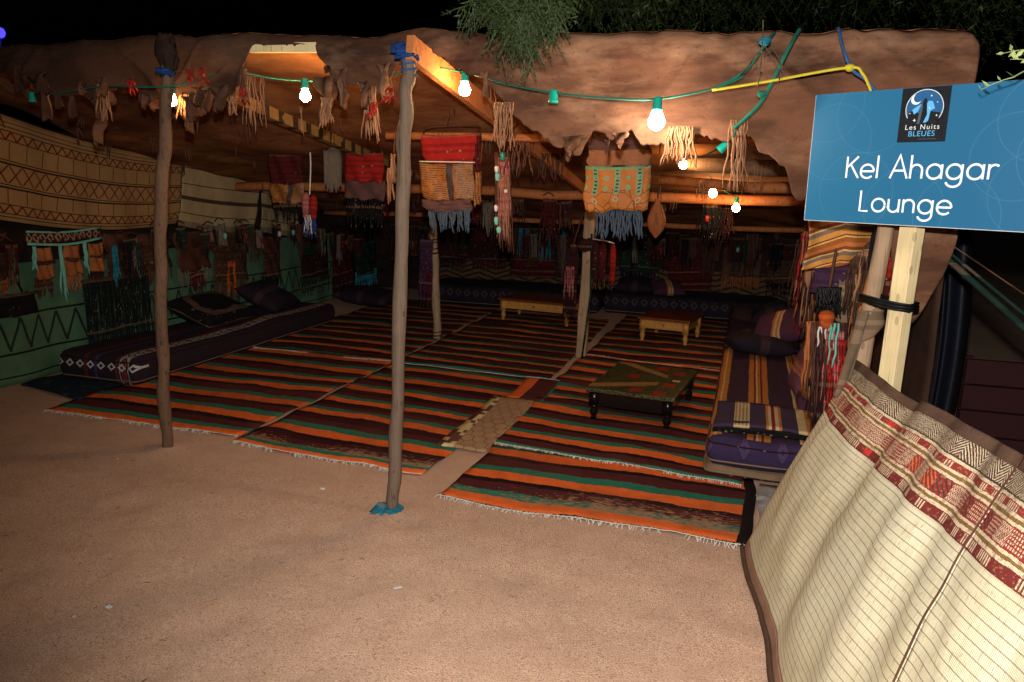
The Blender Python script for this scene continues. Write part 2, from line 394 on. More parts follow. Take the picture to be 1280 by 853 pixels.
def valP(u, v):
    x = lerp(XL, x_end, u); zt, zb = pl(topw, x), pl(botw, x)-0.012*abs(vn(x*31, 2))-0.006*vn(x*90, 5)-(0.05*max(0, vn(x*8, 6))+0.03*max(0, vn(x*23, 3)) if x < -1.7 and pl(topw, x)-pl(botw, x) > 0.08 else 0)
    zb = min(zb, zt-0.05)
    z = lerp(zt, zb, v); h = zt-z
    r = 0.035*(1-math.exp(-h*40))                     # curls over the front beam
    y = FRONT+0.035-r-0.02*math.sin(x*3.1+1)*h*2-0.022*fbm(x*2.0+h*3.0, z*2.0+3, 2)*min(1, h*7)-0.016*math.sin(x*15+z*13+2*vn(x*2, 4))*min(1, h*5)*(0.4+0.6*abs(vn(x*1.7, 9)))-0.003*abs(vn(x*9+z*6, 2))*min(1, h*8)
    fd = clamp((x+1.65)/0.3)*clamp((0.5-x)/0.8); y -= 0.022*fd*math.sin(16*(z-2.2)+6.5*(x+1.5))*min(1, h*6)
    cr = lambda q: max(0.0, 1-abs(q)*5)**2
    y -= (0.016*cr(vn(x*2.2+z*2.6, 3.3))+0.012*cr(vn(x*3.1-z*2.2, 8.7))+0.008*cr(vn(x*1.2+z*7.0, 5.1)))*min(1, h*9)
    xx = x
    if x > 0.35: xx = x+0.02*math.sin(z*6)*v
    return Vector((xx, y, z+(0.012*vn(x*6, 1)+0.006*vn(x*19, 4))*(1-v)))
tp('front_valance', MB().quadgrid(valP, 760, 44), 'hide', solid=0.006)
def roofP(u, v):
    x = lerp(XL, x_end, u); y = lerp(FRONT+0.035, 10.4, v)
    z = lerp(pl(topw, x), roofz(x, y), min(1, v*4))-0.0
    sag = -0.05*abs(math.sin((x+1.5)*math.pi/1.45))*(0.4+0.6*abs(math.sin((y-3.4)*math.pi/1.75)))
    return Vector((x, y, z+sag*min(1, v*8)+0.025*fbm(x*1.9, y*1.7)*min(1, v*6)+(0.012*vn(x*6, 1)+0.006*vn(x*19, 4))*(1-min(1, v*8))))
tp('roof', MB().quadgrid(roofP, 120, 90), 'hide_in', solid=0.008)
def wallP(x0, y0, x1, y1):
    def f(u, v):
        x, y = lerp(x0, x1, u), lerp(y0, y1, u); L = math.hypot(x1-x0, y1-y0)*u
        n = Vector((y0-y1, x1-x0, 0)).normalized(); k = 0.04*math.sin(L*7+vn(L*1.3)*3)*(1-v)+0.03*fbm(L*2, v*2)
        return Vector((x, y, lerp(0.0, roofz(x, y)-0.0, v)))+n*k
    return f
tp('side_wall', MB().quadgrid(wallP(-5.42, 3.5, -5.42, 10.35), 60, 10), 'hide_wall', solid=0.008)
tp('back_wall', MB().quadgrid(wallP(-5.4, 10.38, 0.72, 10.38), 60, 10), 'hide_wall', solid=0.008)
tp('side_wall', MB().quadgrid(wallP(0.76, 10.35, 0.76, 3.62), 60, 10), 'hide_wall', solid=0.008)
# beams
tp('ridge_beam', MB().tube([(x, FRONT+0.075, pl(topw, x)-0.045+0.006*vn(x*2)) for x in [XL+0.1+i*0.5 for i in range(13)]], 0.024, 9), 'pole')
tp('plank_beam', MB().beam(onY(512, 58, 3.26), (-1.46, 7.0, 1.53), 0.035, 0.105, n=10, wob=0.006), 'plank', smooth=False)
def strip_paint(x):
    k = x.mix(x.noise(20, 4), c(120, 86, 46), c(160, 118, 64))
    return x.mix(((x.y/0.16).frac() < 0.4)*(x.noise(4, 2) > 0.42), k, c(60, 42, 28))
M['painted beam'] = mk('painted beam', strip_paint, 0.8)
tp('painted_beam', MB().beam((-2.98, FRONT+0.1, 2.11), (-3.0, 7.1, 1.56), 0.06, 0.07, n=10, wob=0.008), 'painted beam', smooth=False)
for (y, r, xs) in ((4.78, 0.026, -2.35), (6.95, 0.045, -5.3), (8.9, 0.03, -5.3)):
    tp('cross_beam', MB().tube([(x, y+0.03*vn(x*1.2, y), roofz(x, y)-0.10+0.02*vn(x*1.7, y+3)) for x in [xs+i*0.5 for i in range(13) if xs+i*0.5 < 0.75]], r, 9), 'plank')
tp('cross_log', MB().tube([(0.62, 5.2, 1.72), (0.1, 5.35, 1.71), (-0.45, 5.5, 1.735)], [0.05, 0.055, 0.045], 10), 'pole')
tp('cross_log', MB().tube([(0.64, 5.9, 1.60), (0.0, 6.0, 1.585), (-0.7, 6.1, 1.63)], [0.045, 0.04, 0.035], 10), 'plank')
p0, p1 = onY(313, 60, FRONT+0.02), onY(397, 60, FRONT+0.02)
tp('front_plank', MB().beam(p0, p1, 0.03, 0.045, n=4, wob=0.002), 'timber', smooth=False)
# leather strips hanging from hides
def fringe(px_, py_, Y, wid, ln, n, r=0.0035, mat='leather', **kw):
    p = onY(px_, py_, Y); tp('leather_fringe', MB().strips((p.x, p.y, p.z), wid, ln, n, r, **kw), mat)
fringe(630, 128, FRONT-0.06, 0.09, 0.22, 18, sway=0.03)
fringe(852, 158, FRONT-0.06, 0.11, 0.17, 22, 0.004, sway=0.04)
fringe(924, 150, FRONT-0.06, 0.07, 0.30, 14, sway=0.04)
fringe(463, 108, FRONT-0.04, 0.06, 0.28, 14, sway=0.03)
fringe(408, 122, FRONT-0.02, 0.06, 0.15, 10, 0.005, sway=0.04)
fringe(128, 100, FRONT-0.04, 0.06, 0.22, 10, 0.004, sway=0.03)
fringe(55, 100, FRONT-0.04, 0.05, 0.20, 6, 0.006)
fringe(230, 118, FRONT-0.04, 0.05, 0.14, 7, 0.006, sway=0.03)
fringe(312, 95, FRONT-0.02, 0.06, 0.28, 8, 0.003, sway=0.03)
fringe(328, 96, FRONT-0.02, 0.02, 0.26, 3, 0.003)
fringe(376, 133, FRONT-0.02, 0.01, 0.16, 2, 0.003)
fringe(290, 120, FRONT-0.03, 0.05, 0.10, 6, 0.004)
fringe(650, 176, 4.2, 0.12, 0.2, 12, 0.004, 'leather_dark', sway=0.04)
fringe(688, 192, 5.4, 0.2, 0.2, 16, 0.005, 'leather_dark', sway=0.04)
fringe(905, 262, 8.2, 0.2, 0.25, 12, 0.006, 'leather_tan', sway=0.06)
fringe(880, 225, 5.4, 0.05, 0.16, 6, 0.003, 'leather')
fringe(945, 205, 5.2, 0.15, 0.22, 6, 0.003, 'leather')
fringe(600, 178, 4.7, 0.02, 0.3, 3, 0.012, 'leather_tan')
fringe(487, 210, 4.5, 0.03, 0.25, 4, 0.008, 'leather')
mb = MB()
for i in range(90):
    x = random.uniform(-5.2, 0.5); y = random.uniform(3.8, 9.5); z = roofz(x, y)-0.05
    mb.strips((x, y, z), random.uniform(0.02, 0.10), random.uniform(0.06, 0.20), random.randint(2, 6), random.uniform(0.003, 0.007), k=3)
tag(tp('roof_tatters', mb, 'leather_dark'), kind='stuff')
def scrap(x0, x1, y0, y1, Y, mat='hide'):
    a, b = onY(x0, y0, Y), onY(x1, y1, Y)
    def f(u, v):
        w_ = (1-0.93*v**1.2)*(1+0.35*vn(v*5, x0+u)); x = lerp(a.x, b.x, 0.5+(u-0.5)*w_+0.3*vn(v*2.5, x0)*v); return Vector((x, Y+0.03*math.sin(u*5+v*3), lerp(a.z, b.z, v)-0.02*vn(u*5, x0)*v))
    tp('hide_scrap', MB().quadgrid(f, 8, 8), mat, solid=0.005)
for s in ((48, 62, 104, 148, 3.33), (30, 66, 92, 118, 3.32), (118, 138, 98, 120, 3.33), (108, 140, 112, 180, 3.6), (226, 246, 120, 148, 3.30), (262, 290, 108, 140, 3.33), (390, 420, 96, 155, 3.5), (300, 312, 85, 130, 3.4),
          (470, 492, 80, 125, 3.32), (700, 730, 170, 196, 3.30), (765, 785, 166, 184, 3.32), (705, 713, 184, 200, 3.33), (600, 612, 90, 118, 3.33), (756, 764, 175, 190, 3.34)):
    scrap(*s)
for i in range(34):
    x_ = random.uniform(0, 490)
    if 310 < x_ < 400: continue
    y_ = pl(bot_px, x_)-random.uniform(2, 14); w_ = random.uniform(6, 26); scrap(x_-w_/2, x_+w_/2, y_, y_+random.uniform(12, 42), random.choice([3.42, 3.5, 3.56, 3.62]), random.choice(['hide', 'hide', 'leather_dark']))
for (x, y, Y) in ((237, 87, 3.3), (163, 100, 3.3), (303, 110, 3.35), (468, 128, 3.33), (488, 110, 3.3), (252, 85, 3.3)):
    p = onY(x, y, Y); tp('red_ribbon', MB().strips((p.x, p.y, p.z), 0.03, 0.08, 5, 0.005, sway=0.05), 'red cloth')
# roof edge wraps on the pole tops
# ------------------------------------------------------------------ poles
def pole(label, pts, rad, mat, wraps=(), name='wooden_pole'):
    base = Vector(pts[0]); t = thing(name, label, 'pole', base)
    P = smooth_path([Vector(p)-base for p in pts], 8); n = len(P)
    rr = [lerp(rad[0], rad[1], i/(n-1))*(1+0.10*vn(i*0.9, base.x)+0.05*vn(i*2.3, 4)) for i in range(n)]
    P = [p+Vector((0.010*vn(i*0.45, 2+base.x), 0.010*vn(i*0.45, 9), 0)) for i, p in enumerate(P)]
    MB().tube(P, rr, 12).build('shaft', mat, t)
    for (k0, k1, r, m, nm) in wraps:
        mb = MB(); turns = max(2, int((k1-k0)*n*1.2)); Q = []
        for q in range(turns*10+1):
            f = lerp(k0, k1, q/(turns*10))*(n-1); i = int(min(f, n-2)); p = P[i].lerp(P[i+1], f-i); a = q/10*2*math.pi
            Q.append(p+Vector((math.cos(a)*(rr[i]+r*0.6), math.sin(a)*(rr[i]+r*0.6), 0.004*vn(q*0.8))))
        mb.tube(Q, r, 6).build(nm, m, t)
    return t
b = Vector((-3.21, 3.55, -0.03))
pl_ = pole('slim bent brown pole with dark cloth wrapped round its top', [b, onY(205, 470, 3.50), onY(201, 330, 3.42), onY(205, 190, 3.34), onY(208, 58, 3.30)], (0.033, 0.033), 'pole', [(0.955, 0.995, 0.006, 'blue cloth', 'cord')])
def wrap(parent, ctr, r, h, mat, name, seed=0, ruff=0.25):
    mb = MB(); n, k = 18, 12; b0 = Vector(parent.location)
    def f(u, v):
        a = u*2*math.pi; rr = r*(1+ruff*vn(math.cos(a)*2+seed, v*4+math.sin(a)*2))*(0.75+0.5*math.sin(v*math.pi))
        return Vector(ctr)-b0+Vector((math.cos(a)*rr, math.sin(a)*rr, (v-0.5)*h+0.01*vn(a*2, v*9)))
    return mb.quadgrid(f, n, k).build(name, mat, parent, solid=0.004)
wrap(pl_, onY(209, 66, 3.30), 0.035, 0.18, 'hide_wall', 'cloth_wrap', 3, 0.55); wrap(pl_, onY(207, 90, 3.30), 0.033, 0.035, 'blue cloth', 'cloth_wrap', 5)
pm = pole('straight grey-brown pole with teal rag tied at its foot', [(-1.56, 3.17, -0.03), onY(495, 520, 3.20), onY(502, 300, 3.24), onY(507, 150, 3.27), onY(511, 72, 3.29)], (0.032, 0.031), 'pole2', [(0.90, 0.99, 0.005, 'blue rope', 'cord')])
wrap(pm, onY(511, 72, 3.29), 0.036, 0.03, 'blue cloth', 'cloth_wrap', 8, 0.5)
wrap(pm, onY(500, 62, 3.31), 0.022, 0.06, 'blue cloth', 'cloth_wrap', 11, 0.6)
f = onY(480, 648, 3.14); 
mb = MB(); bb = Vector(pm.location)
for i in range(26):
    a = random.uniform(2.6, 4.6); L = random.uniform(0.04, 0.10); s = Vector((-1.575, 3.15, 0.035))-bb
    mb.tube([s, s+Vector((math.cos(a)*L*0.5, math.sin(a)*L*0.3, random.uniform(0, 0.02))), s+Vector((math.cos(a)*L, math.sin(a)*L*0.5, -0.03-0.01*random.random()))], [0.008, 0.011, 0.006], 5)
mb.build('teal_rag', 'teal cloth', pm)
wrap(pm, (-1.56, 3.165, 0.03), 0.04, 0.03, 'teal cloth', 'rag_knot', 20)
pole('notched inner post with red cord bound low round it', [(-2.96, 7.09, 0), (-2.98, 7.08, 0.7), (-3.0, 7.06, 1.2), (-3.0, 7.02, 1.55)], (0.043, 0.036), 'post', [(0.02, 0.06, 0.007, 'dark red cloth', 'cord'), (0.42, 0.47, 0.008, 'dark red cloth', 'cord'), (0.5, 0.53, 0.006, 'maroon cloth', 'cord')], 'inner_post')
t = thing('inner_post', 'pale squared inner post with dark cord hanging beside it', 'pole', (-1.42, 6.86, 0))
MB().beam((0, 0, 0), (0.03, 0.02, 1.5), 0.095, 0.08, (0, 1, 0), 12, 0.008).build('shaft', 'post', t, bevel=0.012)
MB().tube([(0.06, -0.05, 1.15), (0.075, -0.06, 0.6), (0.02, -0.06, 0.02)], 0.01, 6).build('cord', 'dark green cloth', t)
wrap(t, (-1.42, 6.86, 1.05), 0.065, 0.12, 'maroon cloth', 'cloth_wrap', 31)
cp = thing('corner_post', 'split grey corner post bound with beige cloth beside the sign pole', 'pole', (0.485, 3.36, 0))
MB().tube(smooth_path([(0, 0, 0), (-0.012, 0.01, 0.6), (0.0, 0, 1.1), (0.02, -0.01, 1.45), (0.03, 0, 1.72)], 5), [0.036-0.0003*i for i in range(21)], 9).build('shaft', 'post', cp)
def clothband(u, v):
    a = u*2*math.pi; return Vector((math.cos(a)*(0.045+0.014*vn(a*1.5, v*5)), math.sin(a)*0.045, 1.02+v*0.12+0.03*math.sin(a+1)))
MB().quadgrid(clothband, 20, 10).build('cloth_wrap', 'beige cloth', cp, solid=0.005)
MB().quadgrid(lambda u, v: Vector((-0.05-0.06*v+0.05*u+0.02*math.sin(u*6), -0.06-0.02*math.sin(u*5+v*2), 1.12-0.36*v)), 8, 12).build('cloth_tail', 'beige cloth', cp, solid=0.004)

# ------------------------------------------------------------------ string lights
sl_ = thing('string_light', 'green cable of round bulbs strung along the tent front', 'string lights', (-2.3, 3.3, 0)); b0 = Vector(sl_.location)
def cable(pts): MB().tube(smooth_path([Vector(p)-b0 for p in pts], 8), 0.0042, 6).build('cable', 'green rope', sl_)
cable([onY(-30, 90, 3.5), onY(40, 118, 3.5), onY(130, 108, 3.36), onY(214, 108, 3.25), onY(285, 90, 3.55), onY(340, 98, 3.70), onY(381, 101, 3.75), onY(440, 101, 3.70), onY(497, 92, 3.58), onY(515, 78, 3.52), onY(548, 84, 3.56), onY(581, 91, 3.60), onY(612, 99, 3.40), onY(635, 106, 3.34), onY(692, 116, 3.26), onY(760, 123, 3.25), onY(822, 124, 3.25), onY(895, 110, 3.27), onY(930, 95, 3.28)])
cable([onY(922, 155, 3.3), onY(910, 178, 3.55), onY(872, 197, 4.6), onY(855, 190, 5.4), onY(878, 205, 6.1), onY(892, 228, 6.6), onY(908, 240, 6.65), onY(921, 247, 6.72)])
def bulb_mat(k, col): return emit('lit bulb', col, k)
WARM = (1.0, 0.60, 0.24, 1); WH = (1.0, 0.86, 0.68, 1)
bw, bc = bulb_mat(430.0, WARM), bulb_mat(300.0, WH); bi = bulb_mat(125.0, WARM)
def socket(p, mat=None, r=0.027, tilt=0.0):
    p = Vector(p)-b0
    s = MB().lathe([(0.013, 0.012), (0.017, 0.006), (0.019, -0.03), (0.022, -0.034), (0.021, -0.042)], (0, 0, 0), 12).build('socket', 'green plastic', sl_); s.location = p; s.rotation_euler = (0, tilt, 0)
    if mat:
        prof = [(r*0.5, -0.042), (r*0.62, -0.05)]+[(r*math.sin(a), -0.052-r-r*0.62+r*0.62-r*0.0+r*math.cos(a)*1.0) for a in [math.pi*k/10 for k in range(3, 10)]]+[(0.002, -0.052-2*r)]
        MB().lathe(prof, (0, 0, 0), 14).build('bulb', mat, s)
for (x, y, Y, m, r) in ((381, 101, 3.75, bw, 0.028), (581, 91, 3.60, bw, 0.028), (822, 125, 3.25, bc, 0.034), (855, 191, 5.4, bi, 0.028), (892, 229, 6.6, bi, 0.033), (921, 248, 6.72, bi, 0.031), (214, 107, 3.36, bi, 0.024)):
    socket(onY(x, y, Y), m, r)
socket(onY(692, 116, 3.26)); socket(onY(908, 180, 3.55), tilt=0.8); socket(onY(40, 118, 3.5))
# ------------------------------------------------------------------ ropes
rope('yellow_rope', [onY(890, 113, 3.26), onY(960, 102, 3.25), onY(1058, 85, 3.25), onY(1078, 92, 3.25), onY(1090, 118, 3.27)], 0.0055, 'yellow rope', 'yellow rope stretched across hide front with knot at blue cord')
rope('blue_rope', [onY(1048, 34, 3.42), onY(1054, 60, 3.29), onY(1064, 86, 3.26), onY(1082, 100, 3.27), onY(1102, 122, 3.28)], 0.006, 'blue rope', 'short blue rope hanging down the hide to the yellow rope')
rope('green_rope', [onY(1000, 36, 3.42), onY(985, 62, 3.29), onY(955, 122, 3.27), onY(935, 145, 3.28), onY(918, 160, 3.3)], 0.008, 'green rope', 'long green rope running down hide to leather tassel')
rope('green_rope', [onY(968, 40, 3.40), onY(955, 58, 3.28), onY(930, 90, 3.27), onY(893, 111, 3.27)], 0.006, 'green rope', 'thin green rope with knot slanting to the yellow rope')
wrapk = [(956, 52, 'teal cloth', 0.022, 'green rope'), (952, 118, 'green rope', 0.018, ''), (1062, 85, 'yellow rope', 0.018, '')]
for (x, y, m, r, _) in wrapk:
    p = onY(x, y, 3.255)
    par = [o for o in C.objects if o.name in ('green_rope.001', 'green_rope', 'yellow_rope')]
    par = {956: 'green_rope.001', 952: 'green_rope', 1062: 'yellow_rope'}[x]
    mb = MB().quadgrid(lambda u, v: p+Vector((math.cos(u*6.283)*math.sin(v*3.1416)*r*(1+0.3*vn(u*5, v*5)), math.sin(u*6.283)*math.sin(v*3.1416)*r, math.cos(v*3.1416)*r*0.8)), 12, 8)
    mb.build('knot', m, bpy.data.objects[par])

# ------------------------------------------------------------------ sign
def signcol(x):
    def ring(cx, cz, r):
        d = ((x.x-cx)*(x.x-cx)+(x.z-cz)*(x.z-cz)).sqrt(); return d.near(r, 0.0011)
    k = x.mix((x.x+0.5), c(36, 100, 136), c(30, 90, 126))
    f = None
    for (cx, cz) in ((-0.36, 0.06), (-0.22, 0.16), (-0.26, -0.12), (0.26, 0.0), (0.40, 0.0), (0.33, 0.12), (0.33, -0.12), (0.1, -0.2), (-0.08, -0.18), (-0.4, 0.2)):
        q = ring(cx, cz, 0.14); f = q if f is None else f.maxx(q)
    return x.mix(f*0.09, k, c(150, 200, 225))
M['sign blue'] = mk('printed blue', signcol, 0.35, spec=0.45, var=0.05, vscale=2)
plain('sign white', c(236, 238, 240), 0.5, 0.0); plain('sign edge', c(214, 216, 214), 0.6, 0.05); plain('logo black', c(14, 18, 24), 0.5, 0.0); plain('logo blue', c(90, 165, 215), 0.5, 0.0); plain('logo night', c(30, 84, 130), 0.5, 0.0); plain('logo grey', c(70, 82, 92), 0.5, 0.0)
SX, SY = 0.580, 3.05
SRZ = math.atan2(-0.54, 0.84); SZ = 1.708; SW, SH = 0.915, 0.478
sg = thing('sign', 'blue boxed sign in white letters on a white wooden post', 'sign', (SX, SY, 0), SRZ)
MB().box((-SW/2, 0.0, SZ-SH/2), (SW/2, 0.035, SZ+SH/2)).build('panel_frame', 'sign edge', sg, smooth=False, bevel=0.003)
o = MB().box((-SW/2+0.005, -0.004, -SH/2+0.003), (SW/2-0.001, -0.0005, SH/2-0.001)).build('panel_face', 'sign blue', sg, smooth=False); o.location = (0, 0, SZ)
def stroke(mb, pts, wd, d, closed=False):
    P = [Vector((p[0], p[1])) for p in pts]; n = len(P); b = len(mb.v)
    for i in range(n):
        a = P[i-1] if (i or closed) else P[i]; e = P[(i+1) % n] if (i < n-1 or closed) else P[i]
        t = (e-a).normalized(); nn = Vector((-t.y, t.x))
        k = 1.0
        if 0 < i < n-1 or closed:
            t1 = (P[i]-a).normalized(); k = 1/max(0.5, abs(t1.dot(t)))
        for s in (1, -1): q = P[i]+nn*s*wd/2*k; mb.v.append(Vector((q.x, d, q.y))); mb.uv.append((0, 0))
    for i in range(n if closed else n-1):
        a = b+2*i; e = b+2*((i+1) % n); mb.f.append((a, a+1, e+1, e))
def arc(cx, cy, r, a0, a1, n=24, ry=None): return [(cx+r*math.cos(R(lerp(a0, a1, i/n))), cy+(ry or r)*math.sin(R(lerp(a0, a1, i/n)))) for i in range(n+1)]
def glyph(ch, r=0.5):
    # geometric light lettering, x-height 1, cap 1.62 ; returns strokes, advance
    if ch == 'K': return [[(0, 0), (0, 1.6)], [(0.85, 1.6), (0.06, 0.82)], [(0.28, 1.03), (0.95, 0)]], 1.12
    if ch == 'A': return [[(0, 0), (0.62, 1.66), (1.24, 0)], [(0.23, 0.56), (1.01, 0.56)]], 1.46
    if ch == 'L': return [[(0, 1.6), (0, 0), (0.68, 0)]], 0.98
    if ch == 'l': return [[(0, 0), (0, 1.66)]], 0.36
    if ch == 'o': return [arc(0.5, 0.5, 0.5, 0, 355, 30)], 1.28
    if ch == 'e': return [arc(0.5, 0.5, 0.5, 2, 318, 28), [(0.03, 0.5), (1.0, 0.5)]], 1.26
    if ch == 'a': return [arc(0.5, 0.5, 0.5, 0, 355, 30), [(1.0, 0), (1.0, 1)]], 1.34
    if ch == 'g': return [arc(0.5, 0.5, 0.5, 0, 355, 30), [(1.0, 1), (1.0, 0.0)]+arc(0.5, -0.12, 0.5, 0, -165, 16, 0.42)], 1.34
    if ch == 'h': return [[(0, 0), (0, 1.66)], arc(0.4, 0.58, 0.4, 180, 0, 16)+[(0.8, 0)]], 1.14
    if ch == 'n': return [[(0, 0), (0, 1)], arc(0.4, 0.58, 0.4, 180, 0, 16)+[(0.8, 0)]], 1.14
    if ch == 'u': return [[(0, 1), (0, 0.42)]+arc(0.4, 0.42, 0.4, 180, 360, 16), [(0.8, 1), (0.8, 0)]], 1.14
    if ch == 'r': return [[(0, 0), (0, 1)], arc(0.36, 0.6, 0.36, 180, 50, 10)], 0.66
    return [], 0.62
def line(txt, x0, x1, base, name):
    adv = 0; items = []
    for ch in txt: st, a = glyph(ch); items.append((st, adv)); adv += a
    k = (x1-x0)/(adv-0.25); mb = MB(); d = -0.0046
    for st, a in items:
        for s in st: stroke(mb, [(x0+(a+p[0])*k, base+p[1]*k) for p in s], 0.007, d); d -= 0.00008
    o = mb.build(name, 'sign white', sg, smooth=False, solid=0.0003); o.location = (0, 0, SZ)
line('Kel Ahagar', -0.300, 0.205, -0.072, 'lettering'); line('Lounge', -0.235, 0.085, -0.192, 'lettering')
# emblem
def poly(name, pts, mat, d): 
    mb = MB(); mb.v = [Vector((x, d, z)) for x, z in pts]; mb.uv = [(0, 0)]*len(pts); mb.f = [tuple(range(len(pts)))]
    o = mb.build(name, mat, EM, smooth=False, solid=0.0004); return o
EM = thing('emblem', None, None); EM.parent = sg; EM.location = (-0.045, -0.005, SZ+0.145)
W2, H2 = 0.081, 0.092
poly('plate', [(-W2, -H2), (W2, -H2), (W2, H2), (-W2, H2)], 'logo black', 0)
cz = 0.022; r = 0.062
poly('night_disc', [(x, z) for x, z in arc(0, cz, r, -48, 228, 40)], 'logo night', -0.0008)
mb = MB(); stroke(mb, arc(0, cz, r, -48, 228, 40), 0.0022, -0.0014); stroke(mb, arc(0, cz-0.105, 0.072, 55, 125, 14), 0.0022, -0.0015); mb.build('ring', 'sign edge', EM, smooth=False, solid=0.0003)
poly('dune', [(-0.055, -0.022), (-0.05, 0.012), (-0.04, 0.014), (-0.03, 0.004), (-0.02, 0.008), (-0.008, -0.004), (0.006, -0.004), (0.02, 0.012), (0.035, 0.008), (0.055, 0.006), (0.05, -0.022), (0.025, -0.030), (0, -0.033), (-0.025, -0.030)], 'logo black', -0.0018)
poly('glow', [(0.004, 0.03), (0.012, 0.046), (0.026, 0.044), (0.036, 0.02), (0.022, 0.012), (0.018, -0.02), (0.008, -0.028), (-0.002, -0.024), (0.0, -0.012), (0.012, 0.0)], 'logo blue', -0.0024)
poly('glow', [(-0.04, 0.018), (-0.02, 0.032), (-0.01, 0.036), (-0.02, 0.012), (-0.032, 0.002)], 'logo blue', -0.0024)
poly('tower', [(-0.016, -0.031), (0.0, -0.030), (0.012, 0.0), (0.010, 0.014), (0.006, 0.052), (0.002, 0.056), (-0.004, 0.05), (-0.012, 0.01)], 'logo black', -0.003)
poly('tower', [(-0.020, -0.030), (-0.010, -0.031), (-0.004, 0.03), (-0.007, 0.034), (-0.013, 0.012)], 'logo grey', -0.0034)
moon = arc(-0.030, 0.052, 0.017, 110, 330, 16)+list(reversed(arc(-0.024, 0.057, 0.015, 120, 325, 16)))
poly('crescent', moon, 'sign white', -0.003)
mb = MB()
for (x, z, s) in ((-0.046, 0.006, 0.003), (-0.028, -0.018, 0.006), (0.02, 0.062, 0.004), (0.042, 0.04, 0.003), (0.044, -0.004, 0.004), (0.018, 0.022, 0.003)):
    k = len(mb.v)
    for i in range(8): a = i*math.pi/4; q = s if i % 2 == 0 else s*0.35; mb.v.append(Vector((x+q*math.cos(a), -0.0038, z+q*math.sin(a)))); mb.uv.append((0, 0))
    mb.f.append(tuple(range(k, k+8)))
mb.build('stars', 'sign white', EM, smooth=False, solid=0.0003)
def txt(s, size, x, z, mat, sp=1.0):
    cu = bpy.data.curves.new('t', 'FONT'); cu.body = s; cu.size = size; cu.align_x = 'CENTER'; cu.space_character = sp; cu.extrude = 0.0003
    o = bpy.data.objects.new('t', cu); C.objects.link(o)
    me = bpy.data.meshes.new_from_object(o.evaluated_get(bpy.context.evaluated_depsgraph_get())); bpy.data.objects.remove(o); bpy.data.curves.remove(cu)
    me.materials.clear(); me.materials.append(M[mat]); o = bpy.data.objects.new('lettering', me); C.objects.link(o); o.parent = EM
    o.location = (x, -0.0012, z); o.rotation_euler = (R(90), 0, 0)
txt('Les Nuits', 0.024, 0.0, -0.049, 'sign edge', 1.25); txt('BLEUES', 0.026, 0.0, -0.072, 'logo blue', 1.1)
mb = MB(); stroke(mb, [(-0.01, -0.082), (0.052, -0.082)], 0.0018, -0.0008); mb.build('fine_print', 'logo grey', EM, smooth=False, solid=0.0002)
# post
inv = Matrix.Rotation(-SRZ, 4, 'Z')
def sl(p): return inv @ (Vector(p)-Vector((SX, SY, 0)))
pa, pb = Vector((0.543, 3.20, 0)), Vector((0.578, 3.19, 1.90))
MB().beam(sl(pa), sl(pb), 0.072, 0.05, (0.3, 1, 0), 2).build('post', 'timber', sg, smooth=False, bevel=0.003)
q = sl(pa.lerp(pb, 1.185/1.93))
mb = MB()
for i in range(3): 
    z = q.z+0.011*(i-1)
    loop = [(q.x-0.17, q.y+0.02, z+0.008), (q.x-0.05, q.y-0.048, z+0.004), (q.x, q.y-0.044, z), (q.x+0.046, q.y-0.034, z-0.003), (q.x+0.05, q.y+0.03, z), (q.x-0.02, q.y+0.09, z), (q.x-0.16, q.y+0.1, z+0.006)]
    mb.tube(loop, 0.0062, 6)
mb.build('strap', 'black strap', sg)

# ------------------------------------------------------------------ reed mats leaning at the right
REED = c(200, 186, 146); REED2 = c(180, 166, 136)
def reed(x):
    g = x.noise(1.0, 3.0, x.vec(x.u*260.0, x.v*9.0, 0.0)); k = x.mix(g, REED2, c(222, 212, 182))
    k = x.mix((x.noise(2.0, 3.0)-0.45)*1.6, k, c(178, 160, 118)); k = x.mix((x.noise(9.0, 4.0, x.vec(x.u*3.0, x.v, 0.0))-0.5)*1.5, k, c(160, 138, 98))
    v = x.v+(x.noise(5, 2)-0.5)*0.004
    ln = (v/0.0235).frac() < 0.105
    k = x.mix(ln*0.7, k, c(64, 50, 34))
    st = (x.noise(1.0, 2.0, x.vec(x.u*300.0, x.v*26.0, 2.0)) > 0.64)
    return x.mix(st*0.6, k, c(110, 90, 56))
M['reed'] = mk('reed matting', reed, 0.8, lambda x: (x.u*1400.0).sin()*0.5+((x.v/0.0235).frac() < 0.13)*-1.0+x.noise(80, 2), 0.5, 0.004, 0.25, var=0.12)
